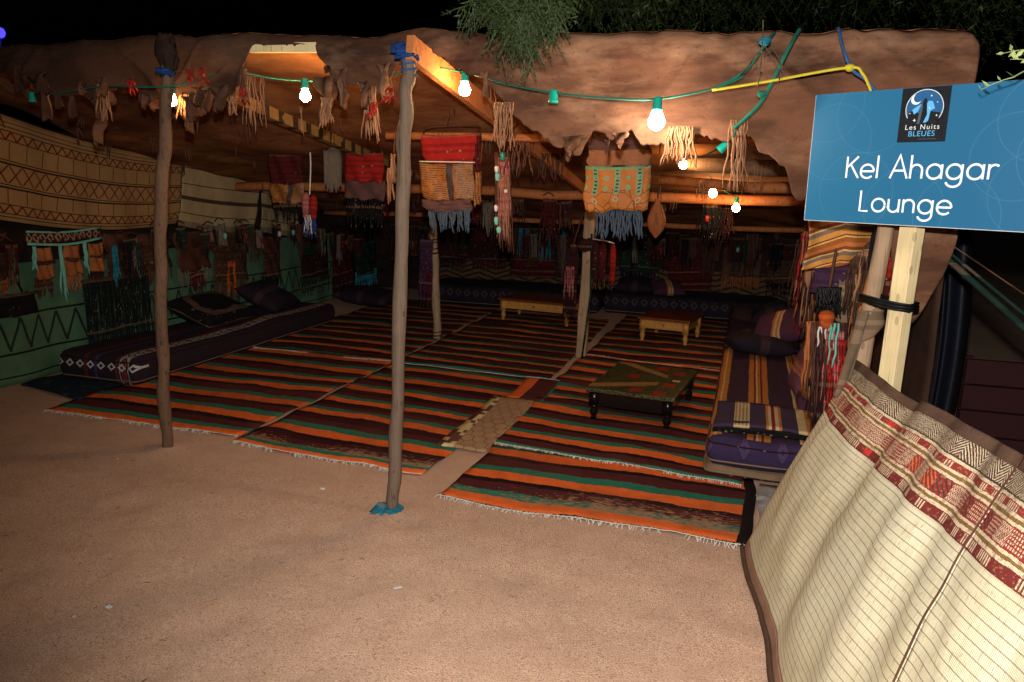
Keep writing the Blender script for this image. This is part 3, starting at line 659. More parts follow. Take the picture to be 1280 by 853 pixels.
def border(x):
    v = x.v; red, rd2, wh, ol, bk = c(126, 40, 34), c(104, 32, 29), c(196, 176, 144), c(116, 86, 46), c(56, 42, 36)
    j = v+(x.noise(14, 2)-0.5)*0.010+(x.noise(130, 2)-0.5)*0.006
    k = x.ramp(j*4.545, [(0, rd2), (0.14, wh), (0.18, ol), (0.22, wh), (0.255, red), (0.50, wh), (0.535, ol), (0.575, wh), (0.61, red), (0.70, wh), (0.74, bk)])
    # woven blocks in the wide red band
    cell = (x.u/0.055).floor(); r = x.rnd(cell, 3.0)
    zz = ((x.u.tri(0.018)*0.02+j).mod(0.013) < 0.006)
    z2 = ((x.u*0.8+j).mod(0.016) < 0.006)
    ck = ((x.u/0.008).frac() < 0.5)*((j/0.009).frac() < 0.55)
    bandw = j.band(0.060, 0.107)
    k = x.mix(bandw*(r.band(0.30, 0.62))*zz, k, wh); k = x.mix(bandw*(r.band(0.62, 0.84))*ck, k, wh); k = x.mix(bandw*(r > 0.84)*z2, k, bk)
    k = x.mix(bandw*(r < 0.16)*z2, k, c(190, 96, 52))
    # black and white strip
    r2 = x.rnd((x.u/0.036).floor(), 9.0)
    w1 = ((x.u+j).mod(0.011) < 0.0045); w2 = ((x.u*1.0-j).mod(0.012) < 0.005); w3 = ((x.u.tri(0.02)*0.02+j*1.3).mod(0.012) < 0.005)
    bs = (j > 0.168)
    k = x.mix(bs*(r2 < 0.35)*w1, k, wh); k = x.mix(bs*r2.band(0.35, 0.7)*w2, k, wh); k = x.mix(bs*(r2 > 0.7)*w3, k, wh)
    # small blocks in narrow red bands
    nb = j.band(0.136, 0.152).maxx(j.band(0.004, 0.028)); rr = x.rnd((x.u/0.03).floor(), 5.0)
    k = x.mix(nb*(rr > 0.72)*((x.u/0.01).frac() < 0.5), k, wh); k = x.mix(nb*rr.band(0.5, 0.62), k, c(190, 44, 40))
    k = x.mix((x.noise(60, 4, rough=0.7) > 0.56)*0.55, k, c(92, 48, 36)); return x.mix((x.noise(110, 3) > 0.6)*0.4, k, c(170, 130, 96))
M['border'] = mk('woven leather border', border, 0.8, lambda x: (x.u*1400.0).sin()*0.3+x.noise(70, 3), 0.5, 0.004, 0.2, var=0.2)
M['mat edge'] = mk('dark hide edge', lambda x: x.mix(x.noise(14, 4), c(52, 36, 28), c(96, 70, 54)), 0.8, fuzz, 0.4)
M['mat hem'] = mk('pinkish hide hem', lambda x: x.mix(x.noise(20, 4), c(120, 86, 70), c(160, 122, 100)), 0.85, fuzz, 0.4)
TOPL = [(0.0, 0.457, 3.34, 0.91), (0.25, 0.52, 3.04, 0.905), (0.42, 0.553, 2.84, 0.892), (0.52, 0.575, 2.70, 0.925), (0.65, 0.615, 2.55, 0.935), (0.82, 0.66, 2.38, 0.932), (1.0, 0.72, 2.20, 0.93), (1.45, 0.88, 1.65, 0.93)]
BOTL = [(0.0, 0.085, 3.36, 0.01), (0.12, 0.095, 3.18, 0.01), (0.35, 0.165, 2.80, 0.01), (0.55, 0.19, 2.46, 0.01), (0.75, 0.215, 2.12, 0.01), (1.0, 0.31, 1.68, 0.01), (1.45, 0.45, 1.0, 0.01)]
def mcurve(L, u):
    return Vector([pl([(a[0], a[k]) for a in L], u) for k in (1, 2, 3)])
def sm(L, u): return (mcurve(L, u-0.05)+mcurve(L, u)*2+mcurve(L, u+0.05))/4 if u > 0.05 else mcurve(L, u)
def matP(u, v):
    a, b_ = sm(BOTL, u), sm(TOPL, u); p = a.lerp(b_, v)
    n = Vector((-0.90, -0.1, 0.38))
    gs = lambda a, w_: math.exp(-((u-a+0.03*v)/w_)**2)
    wv = (-0.055*gs(0.46, 0.07)+0.022*gs(0.60, 0.06)+0.012*gs(0.80, 0.05)-0.030*gs(0.90, 0.05)+0.012*gs(0.22, 0.09)+0.02*gs(1.12, 0.07)-0.03*gs(1.25, 0.07))*(0.45+0.55*v)+0.003*math.sin(u*40+v*2)+0.01*fbm(u*7, v*3)
    belly = 0.045*math.sin(v*math.pi)
    return p+n*((wv+belly)*min(1, v*4+0.25)*min(1, 0.25+u*6))
def mat_panel(name, label, u0, u1, seed):
    t = thing(name, label, 'reed mat', sm(BOTL, (u0+u1)/2), group=None); b1 = Vector(t.location)
    Lu, Lv = 1.5*(u1-u0), 1.0
    def seg(nm, v0, v1, mat, nu, nv, th, vv0=0.0, ext=0.0):
        MB().quadgrid(lambda a, b_: matP(lerp(u0, u1, a), lerp(v0, v1, b_))-b1+Vector((0, 0, 0.0)), nu, nv, Lu, (v1-v0)*Lv, seed, vv0).build(nm, mat, t, solid=th)
    seg('reed_weave', 0.045, 0.745, 'reed', 110, 60, 0.006)
    seg('patterned_border', 0.745, 0.965, 'border', 110, 24, 0.007)
    seg('leather_top', 0.965, 1.0, 'mat edge', 110, 6, 0.012)
    seg('leather_hem', 0.0, 0.045, 'mat hem', 110, 6, 0.010)
    MB().tube([matP(lerp(u0, u1, i/60), 0.0)-b1+Vector((-0.012, 0, 0.004)) for i in range(61)], 0.011, 6).build('bottom_binding', 'mat edge', t)
    return t
mt = mat_panel('reed_mat', 'cream reed mat with red woven border leaning from corner post', 0.0, 1.0, 0.0)
MB().tube([matP(1.0, i/40)+Vector((-0.006, -0.002, 0.003))-Vector(mt.location) for i in range(41)], 0.003, 6).build('seam_cord', 'leather_dark', mt)
m2 = mat_panel('reed_mat', 'second cream reed mat joined by dark seam to the bordered one', 1.004, 1.45, 5.3)
# stakes carrying the mats
for u, lab in ((0.5, 'short rough stake holding up the bordered reed mat from behind'), (1.3, 'short rough stake behind the second reed mat')):
    p = matP(u, 0.97); tag(MB().tube([(p.x+0.06, p.y+0.03, -0.05), (p.x+0.05, p.y+0.02, 0.5), (p.x+0.04, p.y+0.01, 0.90)], 0.02, 8).build('mat_stake', 'pole'), lab, 'stake')

# ------------------------------------------------------------------ rugs
def rug(label, x0, x1, y0, y1, z, mat, fr=(True, False), skew=0.0, seed=0, dark_edge=False, name='striped_rug', cat='rug', group='striped rugs on the tent floor'):
    t = thing(name, label, cat, ((x0+x1)/2, (y0+y1)/2, 0), 0, group); cx, cy = (x0+x1)/2, (y0+y1)/2
    W_, H_ = x1-x0, y1-y0
    def P(u, v):
        x = lerp(x0, x1, u)+0.02*fbm(v*H_*2+seed, 1)*(1 if u in (0, 1) else 1)*abs(2*u-1); y = lerp(y0, y1, v)+skew*(u-0.5)+0.025*fbm(u*W_*2.0, seed+v*2)
        return Vector((x-cx, y-cy, z+0.012*max(0, fbm(x*1.7+seed, y*6))+0.004*math.sin(y*9+vn(x*2)*2)+0.006*max(0, vn(x*5+seed, y*14))+0.005))
    MB().quadgrid(P, max(6, int(W_/0.05)), max(6, int(H_/0.05)), W_, H_).build('weave', mat, t, solid=0.007)
    for k, v in ((0, 0.0), (1, 1.0)):
        if not fr[k]: continue
        mb = MB(); s = -1 if k == 0 else 1
        for i in range(int(W_/0.011)):
            u = (i+random.random())/int(W_/0.011)
            if vn(u*W_*5+seed, 7) < -0.35: continue
            p = P(min(u, 1), v); L = random.uniform(0.008, 0.035); dx = random.uniform(-0.03, 0.03)
            mb.tube([p+Vector((0, -s*0.006, 0.004)), p+Vector((dx*0.5, s*L*0.5, 0.003)), p+Vector((dx, s*L, -p.z+0.004))], [0.0028, 0.0024, 0.0015], 4)
        mb.tube([P(i/60, v)+Vector((0, s*0.004, 0.003+0.002*vn(i*0.9))) for i in range(61)], 0.0022, 5)
        mb.build('fringe', 'white cotton', t)
    return t
rm = lambda n, st, off, sand=0.0, per=0.335, sv=0.3: rug_mat(n, st, per, off, sand, sv)
rug('sandy orange and green striped rug at the tent mouth beside the leaning mat', -1.41, 0.12, 3.40, 4.24, 0.006, rm('rug weave a', RUG, -0.005, 0.43, sv=0.55), (True, False), -0.05, 1)
rug('striped rug under the black painted table', -1.43, 0.05, 4.19, 6.80, 0.012, rm('rug weave b', RUG, 0.13, per=0.30), (True, True), -0.22, 2)
rug('dim striped rug in front of the small pine table', -1.40, 0.10, 6.80, 9.4, 0.006, rm('rug weave c', RUG3, 0.0, per=0.30), (False, False), -0.08, 3)
rug('worn striped rug reaching sand beside the bent brown pole', -4.50, -2.95, 3.86, 6.05, 0.006, rm('rug weave d', RUG, 0.0, 0.30), (True, False), -0.02, 4)
rug('sand-worn striped rug behind the straight grey-brown pole', -2.92, -1.62, 3.70, 5.92, 0.006, rm('rug weave e', RUG2, 0.02, 0.48, sv=0.4), (True, True), -0.10, 5)
rug('striped rug between inner posts in front of the long pine table', -2.92, -1.50, 5.94, 8.9, 0.010, rm('rug weave f', RUG3, 0.1, per=0.27), (False, False), -0.12, 6)
rug('dark striped rug beside the long patterned floor mattress', -4.50, -2.96, 6.0, 9.3, 0.008, rm('rug weave g', RUG3, 0.0, per=0.30), (True, False), -0.05, 7)
def hexc(x):
    p, q = x.u/0.075, x.v/0.105
    ax_, ay_ = p.mod(1.0)-0.5, q.mod(1.732)-0.866; bx_, by_ = (p+0.5).mod(1.0)-0.5, (q+0.866).mod(1.732)-0.866
    sel = (ax_*ax_+ay_*ay_) < (bx_*bx_+by_*by_); gx, gy = bx_+(ax_-bx_)*sel, by_+(ay_-by_)*sel
    hd = gx.abs().maxx(gx.abs()*0.5+gy.abs()*0.866)+(x.noise(40, 2)-0.5)*0.06
    k = x.mix((hd*6.0).frac() > 0.55, c(186, 158, 120), c(112, 66, 46))
    left = (x.u+(x.v*0.05)) < 0.12
    bk_ = x.rnd((x.v/0.05).floor(), (x.u/0.04).floor())
    blocks = x.mix(bk_ > 0.55, c(206, 186, 140), c(98, 60, 44)); blocks = x.mix(bk_.band(0.3, 0.55)*(((x.v/0.012).frac()) < 0.5), blocks, c(190, 164, 116))
    return x.mix(left, k, blocks)
M['hex cloth'] = mk('hexagon print cloth', hexc, 0.9, weave, 0.3, 0.004)
rug('brown and beige hexagon printed cloth strip between two striped rugs', -1.74, -1.42, 4.12, 5.26, 0.016, 'hex cloth', (False, False), -0.03, 8, name='printed_cloth', cat='cloth', group=None)
M['lengthwise'] = mk('lengthwise stripe weave', lambda x: x.ramp(x.u*2.6+(x.noise(6, 2)-0.5)*0.1, [(0, OR), (0.3, MA), (0.7, GN), (0.85, BK)]), 0.95, weave, 0.4, 0.006)
rug('short runner striped lengthwise in orange and maroon', -1.66, -1.38, 5.24, 5.86, 0.02, 'lengthwise', (False, True), -0.03, 9, name='runner', cat='rug', group=None)
M['blue floor cloth'] = mk('dark blue cloth', lambda x: x.mix(x.noise(11, 3) > 0.62, c(20, 34, 48), c(60, 62, 52)), 0.95)
rug('dark blue folded ground cloth at the end of the long floor mattress', -5.2, -4.45, 4.2, 5.1, 0.004, 'blue floor cloth', (False, False), -0.2, 10, name='ground_cloth', cat='cloth', group=None)
M['grey floor cloth'] = mk('greyish crumpled sheet', lambda x: x.mix(x.noise(16, 4), c(110, 104, 104), c(170, 164, 160)), 0.9, lambda x: x.noise(14, 4), 0.8, 0.03)
rug('pale crumpled floor sheet between rug end and leaning reed mat', 0.15, 0.50, 3.52, 4.18, 0.003, 'grey floor cloth', (False, False), 0.0, 11, name='floor_sheet', cat='cloth', group=None)

# ------------------------------------------------------------------ tables
def turned(h, r): return [(r*0.55, 0), (r*0.75, h*0.04), (r*0.55, h*0.10), (r*0.9, h*0.20), (r, h*0.30), (r*0.7, h*0.42), (r*1.02, h*0.47), (r*1.02, h*0.5)]
def table(name, label, x0, x1, y0, y1, h, mat, topmat, rz=0.0, leg=0.028, apron=0.09, drawer=True, ov=0.02):
    cx, cy = (x0+x1)/2, (y0+y1)/2; t = thing(name, label, 'table', (cx, cy, 0.022), rz); hx, hy = (x1-x0)/2, (y1-y0)/2
    MB().box((-hx-ov, -hy-ov, h-0.028), (hx+ov, hy+ov, h)).build('tabletop', topmat, t, smooth=False, bevel=0.006)
    for sx in (-1, 1):
        for sy in (-1, 1):
            p = (sx*(hx-leg), sy*(hy-leg), 0); mb = MB().lathe(turned(h-0.028, leg), p, 14)
            mb.box((p[0]-leg, p[1]-leg, (h-0.028)*0.5), (p[0]+leg, p[1]+leg, h-0.0285)); mb.build('leg', mat, t)
    for s in (-1, 1): MB().box((-hx+2*leg+0.001, s*(hy-leg)-0.010, h-0.0285-apron), (hx-2*leg-0.001, s*(hy-leg)+0.010, h-0.029)).build('apron', mat, t, smooth=False)
    for s in (-1, 1): MB().box((s*(hx-leg)-0.010, -hy+2*leg+0.001, h-0.0285-apron), (s*(hx-leg)+0.010, hy-2*leg-0.001, h-0.029)).build('apron', mat, t, smooth=False)
    if drawer:
        d = MB().box((-hx*0.62, -hy+leg-0.020, h-0.028-apron*0.88), (hx*0.62, -hy+leg-0.011, h-0.028-apron*0.14)).build('drawer_front', mat, t, smooth=False, bevel=0.003)
        k = MB().lathe([(0.004, 0), (0.005, 0.008), (0.011, 0.014), (0.011, 0.02), (0.006, 0.025)], (0, 0, 0), 12).build('knob', 'black paint', d); k.location = (0, -hy+leg-0.020, h-0.028-apron*0.45); k.rotation_euler = (R(90), 0, 0)
    return t
table('pine_table', 'small pine table with drawer and turned legs beside squared inner post', -0.97, -0.47, 7.70, 8.25, 0.255, 'pine', 'pinetop', R(-10))
table('pine_table', 'long low pine bench table with turned legs behind squared inner post', -2.66, -1.82, 8.25, 8.75, 0.26, 'pine', 'pinetop', R(-8), drawer=True)
def painted(x):
    k = x.mix(x.noise(60, 3) > 0.5, c(24, 30, 20), c(56, 60, 34)); k = x.mix((x.voro(34.0, 'DISTANCE_TO_EDGE') < 0.06)*0.8, k, c(104, 92, 52))
    k = x.mix((x.voro(16.0) < 0.22)*1.0, k, c(92, 84, 44))
    k = x.mix(x.noise(34, 2) > 0.64, k, c(14, 14, 12))
    X_, Y_ = x.x, x.y
    w_ = (x.noise(7, 2)-0.5)*0.05
    b1 = (Y_-X_*0.55+w_).near(-0.18, 0.055)*(X_ < 0.12); b2 = (Y_+X_*0.75+w_).near(0.22, 0.05)*(X_ < 0.14)
    tan = x.mix(x.noise(18, 2), c(122, 92, 52), c(158, 120, 70))
    k = x.mix(b1, k, tan); k = x.mix(b2, k, tan)
    rc = None
    for (a, b) in ((0.02, -0.33), (0.2, -0.12), (0.18, -0.36), (0.06, 0.33), (0.2, 0.24), (-0.08, 0.02)):
        q = (X_-a).abs().maxx((Y_-b).abs()*0.8) < 0.042; rc = q if rc is None else rc.maxx(q)
    k = x.mix(rc, k, c(140, 40, 26))
    return x.mix((X_-0.22).abs().maxx((Y_-0.02).abs()) < 0.026, k, c(196, 176, 130))
M['painted top'] = mk('painted table top', painted, 0.3, fuzz, 0.2, 0.004, 0.5)
bt = table('painted_table', 'black low table with green and tan painted top on striped rug', -0.92, -0.36, 4.92, 5.74, 0.225, 'black paint', 'painted top', R(-6), 0.03, 0.10, False)

# ------------------------------------------------------------------ floor mattresses
def matt(name, label, x0, x1, y0, y1, z0, h, mat, extra=None, rz=0.0, cat='mattress'):
    t = thing(name, label, cat, ((x0+x1)/2, (y0+y1)/2, z0), rz); hx, hy = (x1-x0)/2, (y1-y0)/2
    nx_, ny_ = max(8, int(hx*2/0.06)), max(8, int(hy*2/0.06))
    mb = MB(); e = 0.045
    prof = []                     # rounded slab: rings from bottom centre outward, up and in
    def ring(ins, z, k=48):
        out = []
        for i in range(k*4):
            s, f_ = i//k, (i % k)/k
            a, b_ = [(-1+2*f_, -1), (1, -1+2*f_), (1-2*f_, 1), (-1, 1-2*f_)][s]
            r = 0.05; X_, Y_ = a*(hx-ins), b_*(hy-ins)
            lx, ly = hx-ins-r, hy-ins-r
            dx, dy = max(0, abs(X_)-lx), max(0, abs(Y_)-ly)
            if dx > 0 and dy > 0:
                q = math.hypot(dx, dy); m_ = r/max(q, 1e-6) if q > r else 1; X_ = math.copysign(lx+dx*m_, X_); Y_ = math.copysign(ly+dy*m_, Y_)
            wv = 1+0.0
            out.append(Vector((X_+0.006*fbm(X_*6+Y_*5, z*20), Y_+0.006*fbm(Y_*6+3, X_*5+z*9), z+0.016*fbm(X_*3+7, Y_*2.2)*(z/h))))
        return out
    lump = 1
    rs = [ring(0.02, 0), ring(0.0, 0.03), ring(-0.012, h*0.5), ring(0.0, h-0.035), ring(0.016, h-0.010), ring(0.045, h)]
    for j in (0.12, 0.2):
        if min(hx, hy) > j+0.06: rs.append(ring(j, h+0.006))
    n = len(rs[0]); mb.v = [p for r_ in rs for p in r_]; mb.uv = [(p.x, p.y) for p in mb.v]
    for j in range(len(rs)-1):
        for i in range(n): a = j*n+i; b_ = j*n+(i+1) % n; mb.f.append((a, b_, b_+n, a+n))
    mb.f.append(tuple(reversed(range(n)))); mb.f.append(tuple(range((len(rs)-1)*n, len(rs)*n)))
    mb.build('cover', mat, t)
    for zz in (0.03, h-0.03):
        R_ = [p+Vector((0, 0, 0)) for p in (rs[1] if zz < h/2 else rs[3])]; MB().tube([p*1.0 for p in R_]+[R_[0]], 0.005, 5, False).build('piping', 'beige cloth' if zz < h/2 else 'maroon cloth', t)
    return t
PUR, PU2, OC, CR, DR = c(58, 34, 52), c(72, 44, 70), c(176, 112, 50), c(196, 168, 124), c(120, 30, 28)
def stripeM(x):
    X_ = x.x+(x.noise(5, 2)-0.5)*0.012
    k = x.ramp(X_*1.7+0.5, [(0, OC), (0.045, CR), (0.06, OC), (0.11, PUR), (0.34, OC), (0.40, DR), (0.425, CR), (0.445, OC), (0.475, DR), (0.50, OC), (0.56, PUR), (0.82, CR), (0.84, OC), (0.90, DR), (0.92, OC)])
    endp = (x.y < -1.235)
    dm = ((x.x/0.2).frac()-0.5).abs()*0.4+((x.z-0.12)).abs()
    ec = x.mix(dm.near(0.05, 0.008).maxx(dm.near(0.028, 0.006)), c(52, 38, 66), c(76, 58, 92))
    return x.mix(endp, k, ec)
M['stripe cover'] = mk('striped woven cover', stripeM, 0.92, lambda x: x.noise(70, 3)+(x.y*700.0).sin()*0.3, 0.4, 0.004, var=0.25, vscale=18)
def motif(base):
    def f(x):
        k = x.mix(x.noise(30, 3), base, scl(base, 1.5))
        cell = (x.y/0.09).floor(); uu = (x.y/0.09).frac()-0.5
        dm = uu.abs()+(((x.x-0.27)/0.09)).abs()
        bd = x.x.band(0.225, 0.315)
        k = x.mix(bd, k, c(150, 138, 128)); k = x.mix(bd*dm.near(0.33, 0.09), k, c(26, 20, 22)); k = x.mix(bd*(x.rnd(cell) > 0.6)*(dm < 0.22), k, c(120, 30, 30))
        k = x.mix(x.x.near(0.2, 0.012), k, c(110, 36, 40)); k = x.mix(x.x.near(-0.1, 0.02), k, c(88, 30, 40)); k = x.mix(x.x.near(0.0, 0.012), k, c(60, 50, 90))
        sd = x.z.band(0.10, 0.17)*(x.y < -1.35)
        dz = ((x.x/0.1).frac()-0.5).abs()+((x.z-0.135)/0.08).abs()
        return x.mix(sd*dz.near(0.3, 0.1), k, c(180, 176, 170))
    return f
M['motif cover'] = mk('purple motif cover', motif(c(36, 24, 32)), 0.92, weave, 0.4, 0.004, var=0.25, vscale=18)
matt('floor_mattress', 'purple floor mattress with white motif band along green wall cloth', -5.10, -4.36, 4.55, 7.5, 0.012, 0.21, 'motif cover')
mr = matt('floor_mattress', 'orange and purple striped floor mattress facing the painted table', -0.14, 0.46, 4.22, 6.80, 0.062, 0.16, 'stripe cover')
matt('thin_mattress', 'thin beige mattress pad under the striped floor mattress', -0.15, 0.47, 4.20, 6.82, 0.012, 0.048, 'beige cloth', cat='mattress pad')
M['back cover'] = mk('dim blue motif cover', lambda x: x.mix((x.z > 0.10)*(((x.x/0.12).frac()-0.5).abs()+((x.z-0.16)/0.14).abs()).near(0.3, 0.1), c(34, 28, 40), c(66, 58, 62)), 0.92, weave, 0.4, 0.004)
matt('floor_mattress', 'dark floor mattress with pale motifs behind the long pine table', -4.1, -1.75, 9.3, 10.1, 0.0, 0.24, 'back cover')
matt('floor_mattress', 'dark floor mattress with pale motifs behind the small pine table', -1.7, 0.4, 9.45, 10.15, 0.0, 0.24, 'back cover')
matt('floor_mattress', 'plain dark purple floor mattress end to end with the striped one', -0.15, 0.5, 6.9, 9.3, 0.0, 0.22, 'purple cloth')
# folded blanket
def blk(x):
    X_ = x.x
    k = x.ramp(X_*2.0+0.5, [(0, c(62, 46, 66)), (0.17, CR), (0.34, c(62, 46, 66)), (0.52, OC), (0.55, CR), (0.58, DR), (0.62, CR), (0.66, OC), (0.69, c(62, 46, 66)), (0.86, CR), (0.95, OC)])
    sq = X_.band(-0.165, -0.08)*(((x.y/0.02).frac() < 0.5)*((X_/0.02).frac() < 0.5)+(x.y+0.19).near(0.0, 0.02)).minn(1.0)
    return x.mix(sq, k, c(36, 28, 34))
M['blanket'] = mk('folded blanket weave', blk, 0.92, weave, 0.4, 0.004, var=0.2, vscale=18)
t = thing('folded_blanket', 'folded purple blanket with pale square motifs on striped mattress', 'blanket', (0.155, 4.58, 0.232))
for k in range(3):
    MB().quadgrid(lambda u, v: Vector((lerp(-0.27, 0.29, u)+0.008*vn(v*4, k), lerp(-0.26, 0.22, v)+0.01*vn(u*5, k+3), 0.012+k*0.017+0.008*fbm(u*4, v*4+k)-0.012*(abs(2*u-1)**6))), 20, 16).build('fold', 'blanket' if k == 2 else 'black cloth', t, solid=0.015)
# cushions
def cushion(label, loc, size, rot, mat, group=None):
    sx, sy, sz = size; mb = MB(); n = 16
    def P(u, v, s):
        a, b_ = 2*u-1, 2*v-1; e = (max(0, 1-abs(a)**2.6)*max(0, 1-abs(b_)**2.6))**0.45
        pin = 1-0.07*(1-a*a)*b_*b_; pin2 = 1-0.07*(1-b_*b_)*a*a
        return Vector((a*sx/2*pin2, b_*sy/2*pin, s*e*sz/2+0.01*fbm(a*3+loc[0], b_*3+s)*e))
    mb.quadgrid(lambda u, v: P(u, v, 1), n, n); mb.quadgrid(lambda u, v: P(1-u, v, -1), n, n)
    o = mb.build('cushion', mat); o.location = loc; o.rotation_euler = rot
    m_ = o.modifiers.new('weld', 'WELD'); m_.merge_threshold = 0.002
    return tag(o, label, 'cushion', group)
def cus(a, b, d):
    def f(x):
        k = x.mix(x.noise(20, 3), a, scl(a, 1.6)); s = x.ramp((x.x*3.2+0.5).frac(), [(0, a), (0.4, b), (0.46, d), (0.52, b), (0.58, d), (0.64, a)])
        return x.mix(0.75, k, s)
    return f
M['cushion dark'] = mk('dark cushion weave', cus(c(36, 26, 36), c(72, 40, 44), c(60, 48, 54)), 0.9, weave, 0.4, 0.004)
M['cushion stripe'] = mk('striped cushion weave', cus(c(70, 40, 58), c(180, 112, 58), c(196, 168, 120)), 0.9, weave, 0.4, 0.004)
M['cushion pink'] = mk('pinkish cushion weave', cus(c(104, 62, 78), c(184, 122, 70), c(148, 92, 80)), 0.9, weave, 0.4, 0.004)
cushion('dark patterned cushion lying flat on the striped mattress', (0.13, 6.55, 0.31), (0.52, 0.46, 0.17), (R(-8), R(6), R(12)), 'cushion dark')
cushion('dark cushion with orange stripes propped above a flat dark one', (0.30, 6.85, 0.42), (0.48, 0.44, 0.16), (R(30), R(-18), R(-20)), 'cushion stripe')
cushion('pink and purple cushion standing against hangings beside striped mattress', (0.42, 5.35, 0.40), (0.36, 0.40, 0.14), (0, R(-72), R(6)), 'cushion pink')
cushion('striped cushion behind the folded blanket leaning on the hangings', (0.44, 4.98, 0.36), (0.30, 0.32, 0.13), (0, R(-70), R(-4)), 'cushion stripe')
cushion('large black cushion on purple mattress against the wall', (-4.88, 6.1, 0.33), (0.55, 0.75, 0.22), (0, R(20), 0), 'black cloth')
cushion('dark cushion leaning over the far end of purple mattress', (-4.8, 6.9, 0.36), (0.5, 0.6, 0.2), (0, R(25), R(8)), 'cushion dark')
cushion('low dark cushion with pale trim beyond purple mattress', (-4.6, 8.75, 0.12), (0.75, 0.6, 0.22), (0, R(5), 0), 'cushion dark')
cushion('dark cushion at the back between two pine tables', (-1.35, 9.75, 0.34), (0.5, 0.42, 0.16), (R(10), 0, 0), 'cushion dark')
cushion('orange-striped cushion on back mattress near squared post', (-0.95, 9.7, 0.33), (0.42, 0.34, 0.14), (R(20), 0, R(20)), 'cushion stripe')
cushion('dark cushion on plain purple mattress in back corner', (0.25, 8.3, 0.32), (0.4, 0.5, 0.18), (0, R(-25), 0), 'cushion dark')

# ------------------------------------------------------------------ left wall hangings
def wallmat(x):
    u, v = x.u, x.v+(x.noise(4, 2)-0.5)*0.01
    g = x.noise(1.0, 3.0, x.vec(x.u*220.0, x.v*12.0, 0.0)); k = x.mix(g, c(138, 102, 64), c(176, 136, 88))
    rd, bk, dk = c(104, 34, 22), c(30, 22, 18), c(54, 42, 32)
    def zig(k, v0, h, p, wd):
        b_ = v.band(v0, v0+h); t_ = u.tri(p)-(v-v0)/h
        k = x.mix(b_*(t_.abs() < wd), k, rd); return x.mix(v.near(v0, 0.004).maxx(v.near(v0+h, 0.004)), k, dk)
    k = zig(k, 0.055, 0.07, 0.10, 0.17); k = zig(k, 0.60, 0.07, 0.10, 0.17)
    for a in (0.25, 0.43): 
        k = x.mix(v.near(a, 0.007).maxx(v.near(a+0.022, 0.004)), k, bk)
    lat = u.tri(0.12)-((v-0.275)/0.15).tri(1.0); k = x.mix(v.band(0.285, 0.42)*(lat.abs() < 0.13), k, rd)
    k = x.mix(v.band(0.135, 0.245).maxx(v.band(0.462, 0.59))*((u/0.16).frac() < 0.05), k, c(58, 52, 34))
    k = x.mix(v.near(0.03, 0.004).maxx(v.near(0.70, 0.004)).maxx(v.near(0.735, 0.003)), k, dk)
    return k
M['wall mat'] = mk('patterned reed wall mat', wallmat, 0.85, lambda x: (x.u*1200.0).sin()+x.noise(50, 2), 0.4, 0.004, var=0.15)
def wallmat2(x):
    g = x.noise(1.0, 3.0, x.vec(x.u*220.0, x.v*12.0, 0.0)); k = x.mix(g, c(150, 128, 92), c(190, 166, 124)); v = x.v
    k = x.mix(v.near(0.13, 0.004).maxx(v.near(0.40, 0.004)).maxx(v.near(0.55, 0.004)), k, c(60, 34, 28))
    k = x.mix(v.near(0.27, 0.018), k, c(74, 56, 44)); return x.mix((v < 0.055)*((x.u/0.012).frac() < 0.5), k, c(60, 48, 40))
M['wall mat 2'] = mk('plain banded reed mat', wallmat2, 0.85, lambda x: (x.u*1200.0).sin()+x.noise(50, 2), 0.4, 0.004, var=0.15)
def quadsheet(name, label, cat, c4, mat, Wm, Hm, sagt=0.0, sagb=0.0, nrm=(1, 0, 0), wave=0.012, wk=5.0, solid=0.008, nu=60, nv=24, parent=None):
    # corners: bottom-left, bottom-right, top-right, top-left
    bl, br, tr, tl = [Vector(p) for p in c4]; n = Vector(nrm); b_ = (bl+br)/2
    def P(u, v):
        s = 4*u*(1-u); p = bl.lerp(br, u).lerp(tl.lerp(tr, u), v)
        return p-Vector((0, 0, lerp(sagb, sagt, v)*s))+n*(wave*math.sin(u*wk*6.283+v)*(1.2-v)+wave*fbm(u*6, v*3))-b_
    o = MB().quadgrid(P, nu, nv, Wm, Hm).build(name, mat, parent, solid=solid); o.location = b_
    return tag(o, label, cat)
XW = -5.20
quadsheet('wall_mat', 'large zigzag patterned reed mat sagging along the left tent wall', 'wall mat', (onX(-60, 262, XW), onX(226, 278, XW), onX(228, 198, XW), onX(-60, 118, XW)), 'wall mat', 2.6, 0.78, 0.08, 0.10)
quadsheet('wall_mat', 'pale reed mat with few dark bands beside the zigzag mat', 'wall mat', (onX(223, 282, XW+0.05), onX(316, 290, XW+0.05), onX(327, 214, XW+0.05), onX(231, 200, XW+0.05)), 'wall mat 2', 1.15, 0.62, 0.0, 0.03, wk=2)
quadsheet('wall_mat', 'pale reed mat with dark edge half hidden by a red bag', 'wall mat', (onX(326, 290, XW+0.02), onX(372, 298, XW+0.02), onX(372, 232, XW+0.02), onX(328, 222, XW+0.02)), 'wall mat 2', 0.8, 0.55, wk=2)
def greenc(x):
    k = x.mix(x.noise(8, 3), c(68, 100, 76), c(90, 122, 92)); u, v = x.u, x.v
    zz = u.tri(0.17)-((v-0.26)/0.24); k = x.mix(v.band(0.25, 0.5)*(zz.abs() < 0.13), k, c(30, 46, 34))
    return x.mix(v.near(0.52, 0.008).maxx(v.near(0.23, 0.008)).maxx(v.near(0.06, 0.006)), k, c(22, 26, 22))
M['green wall'] = mk('green printed wall cloth', greenc, 0.9, weave, 0.3, 0.004)
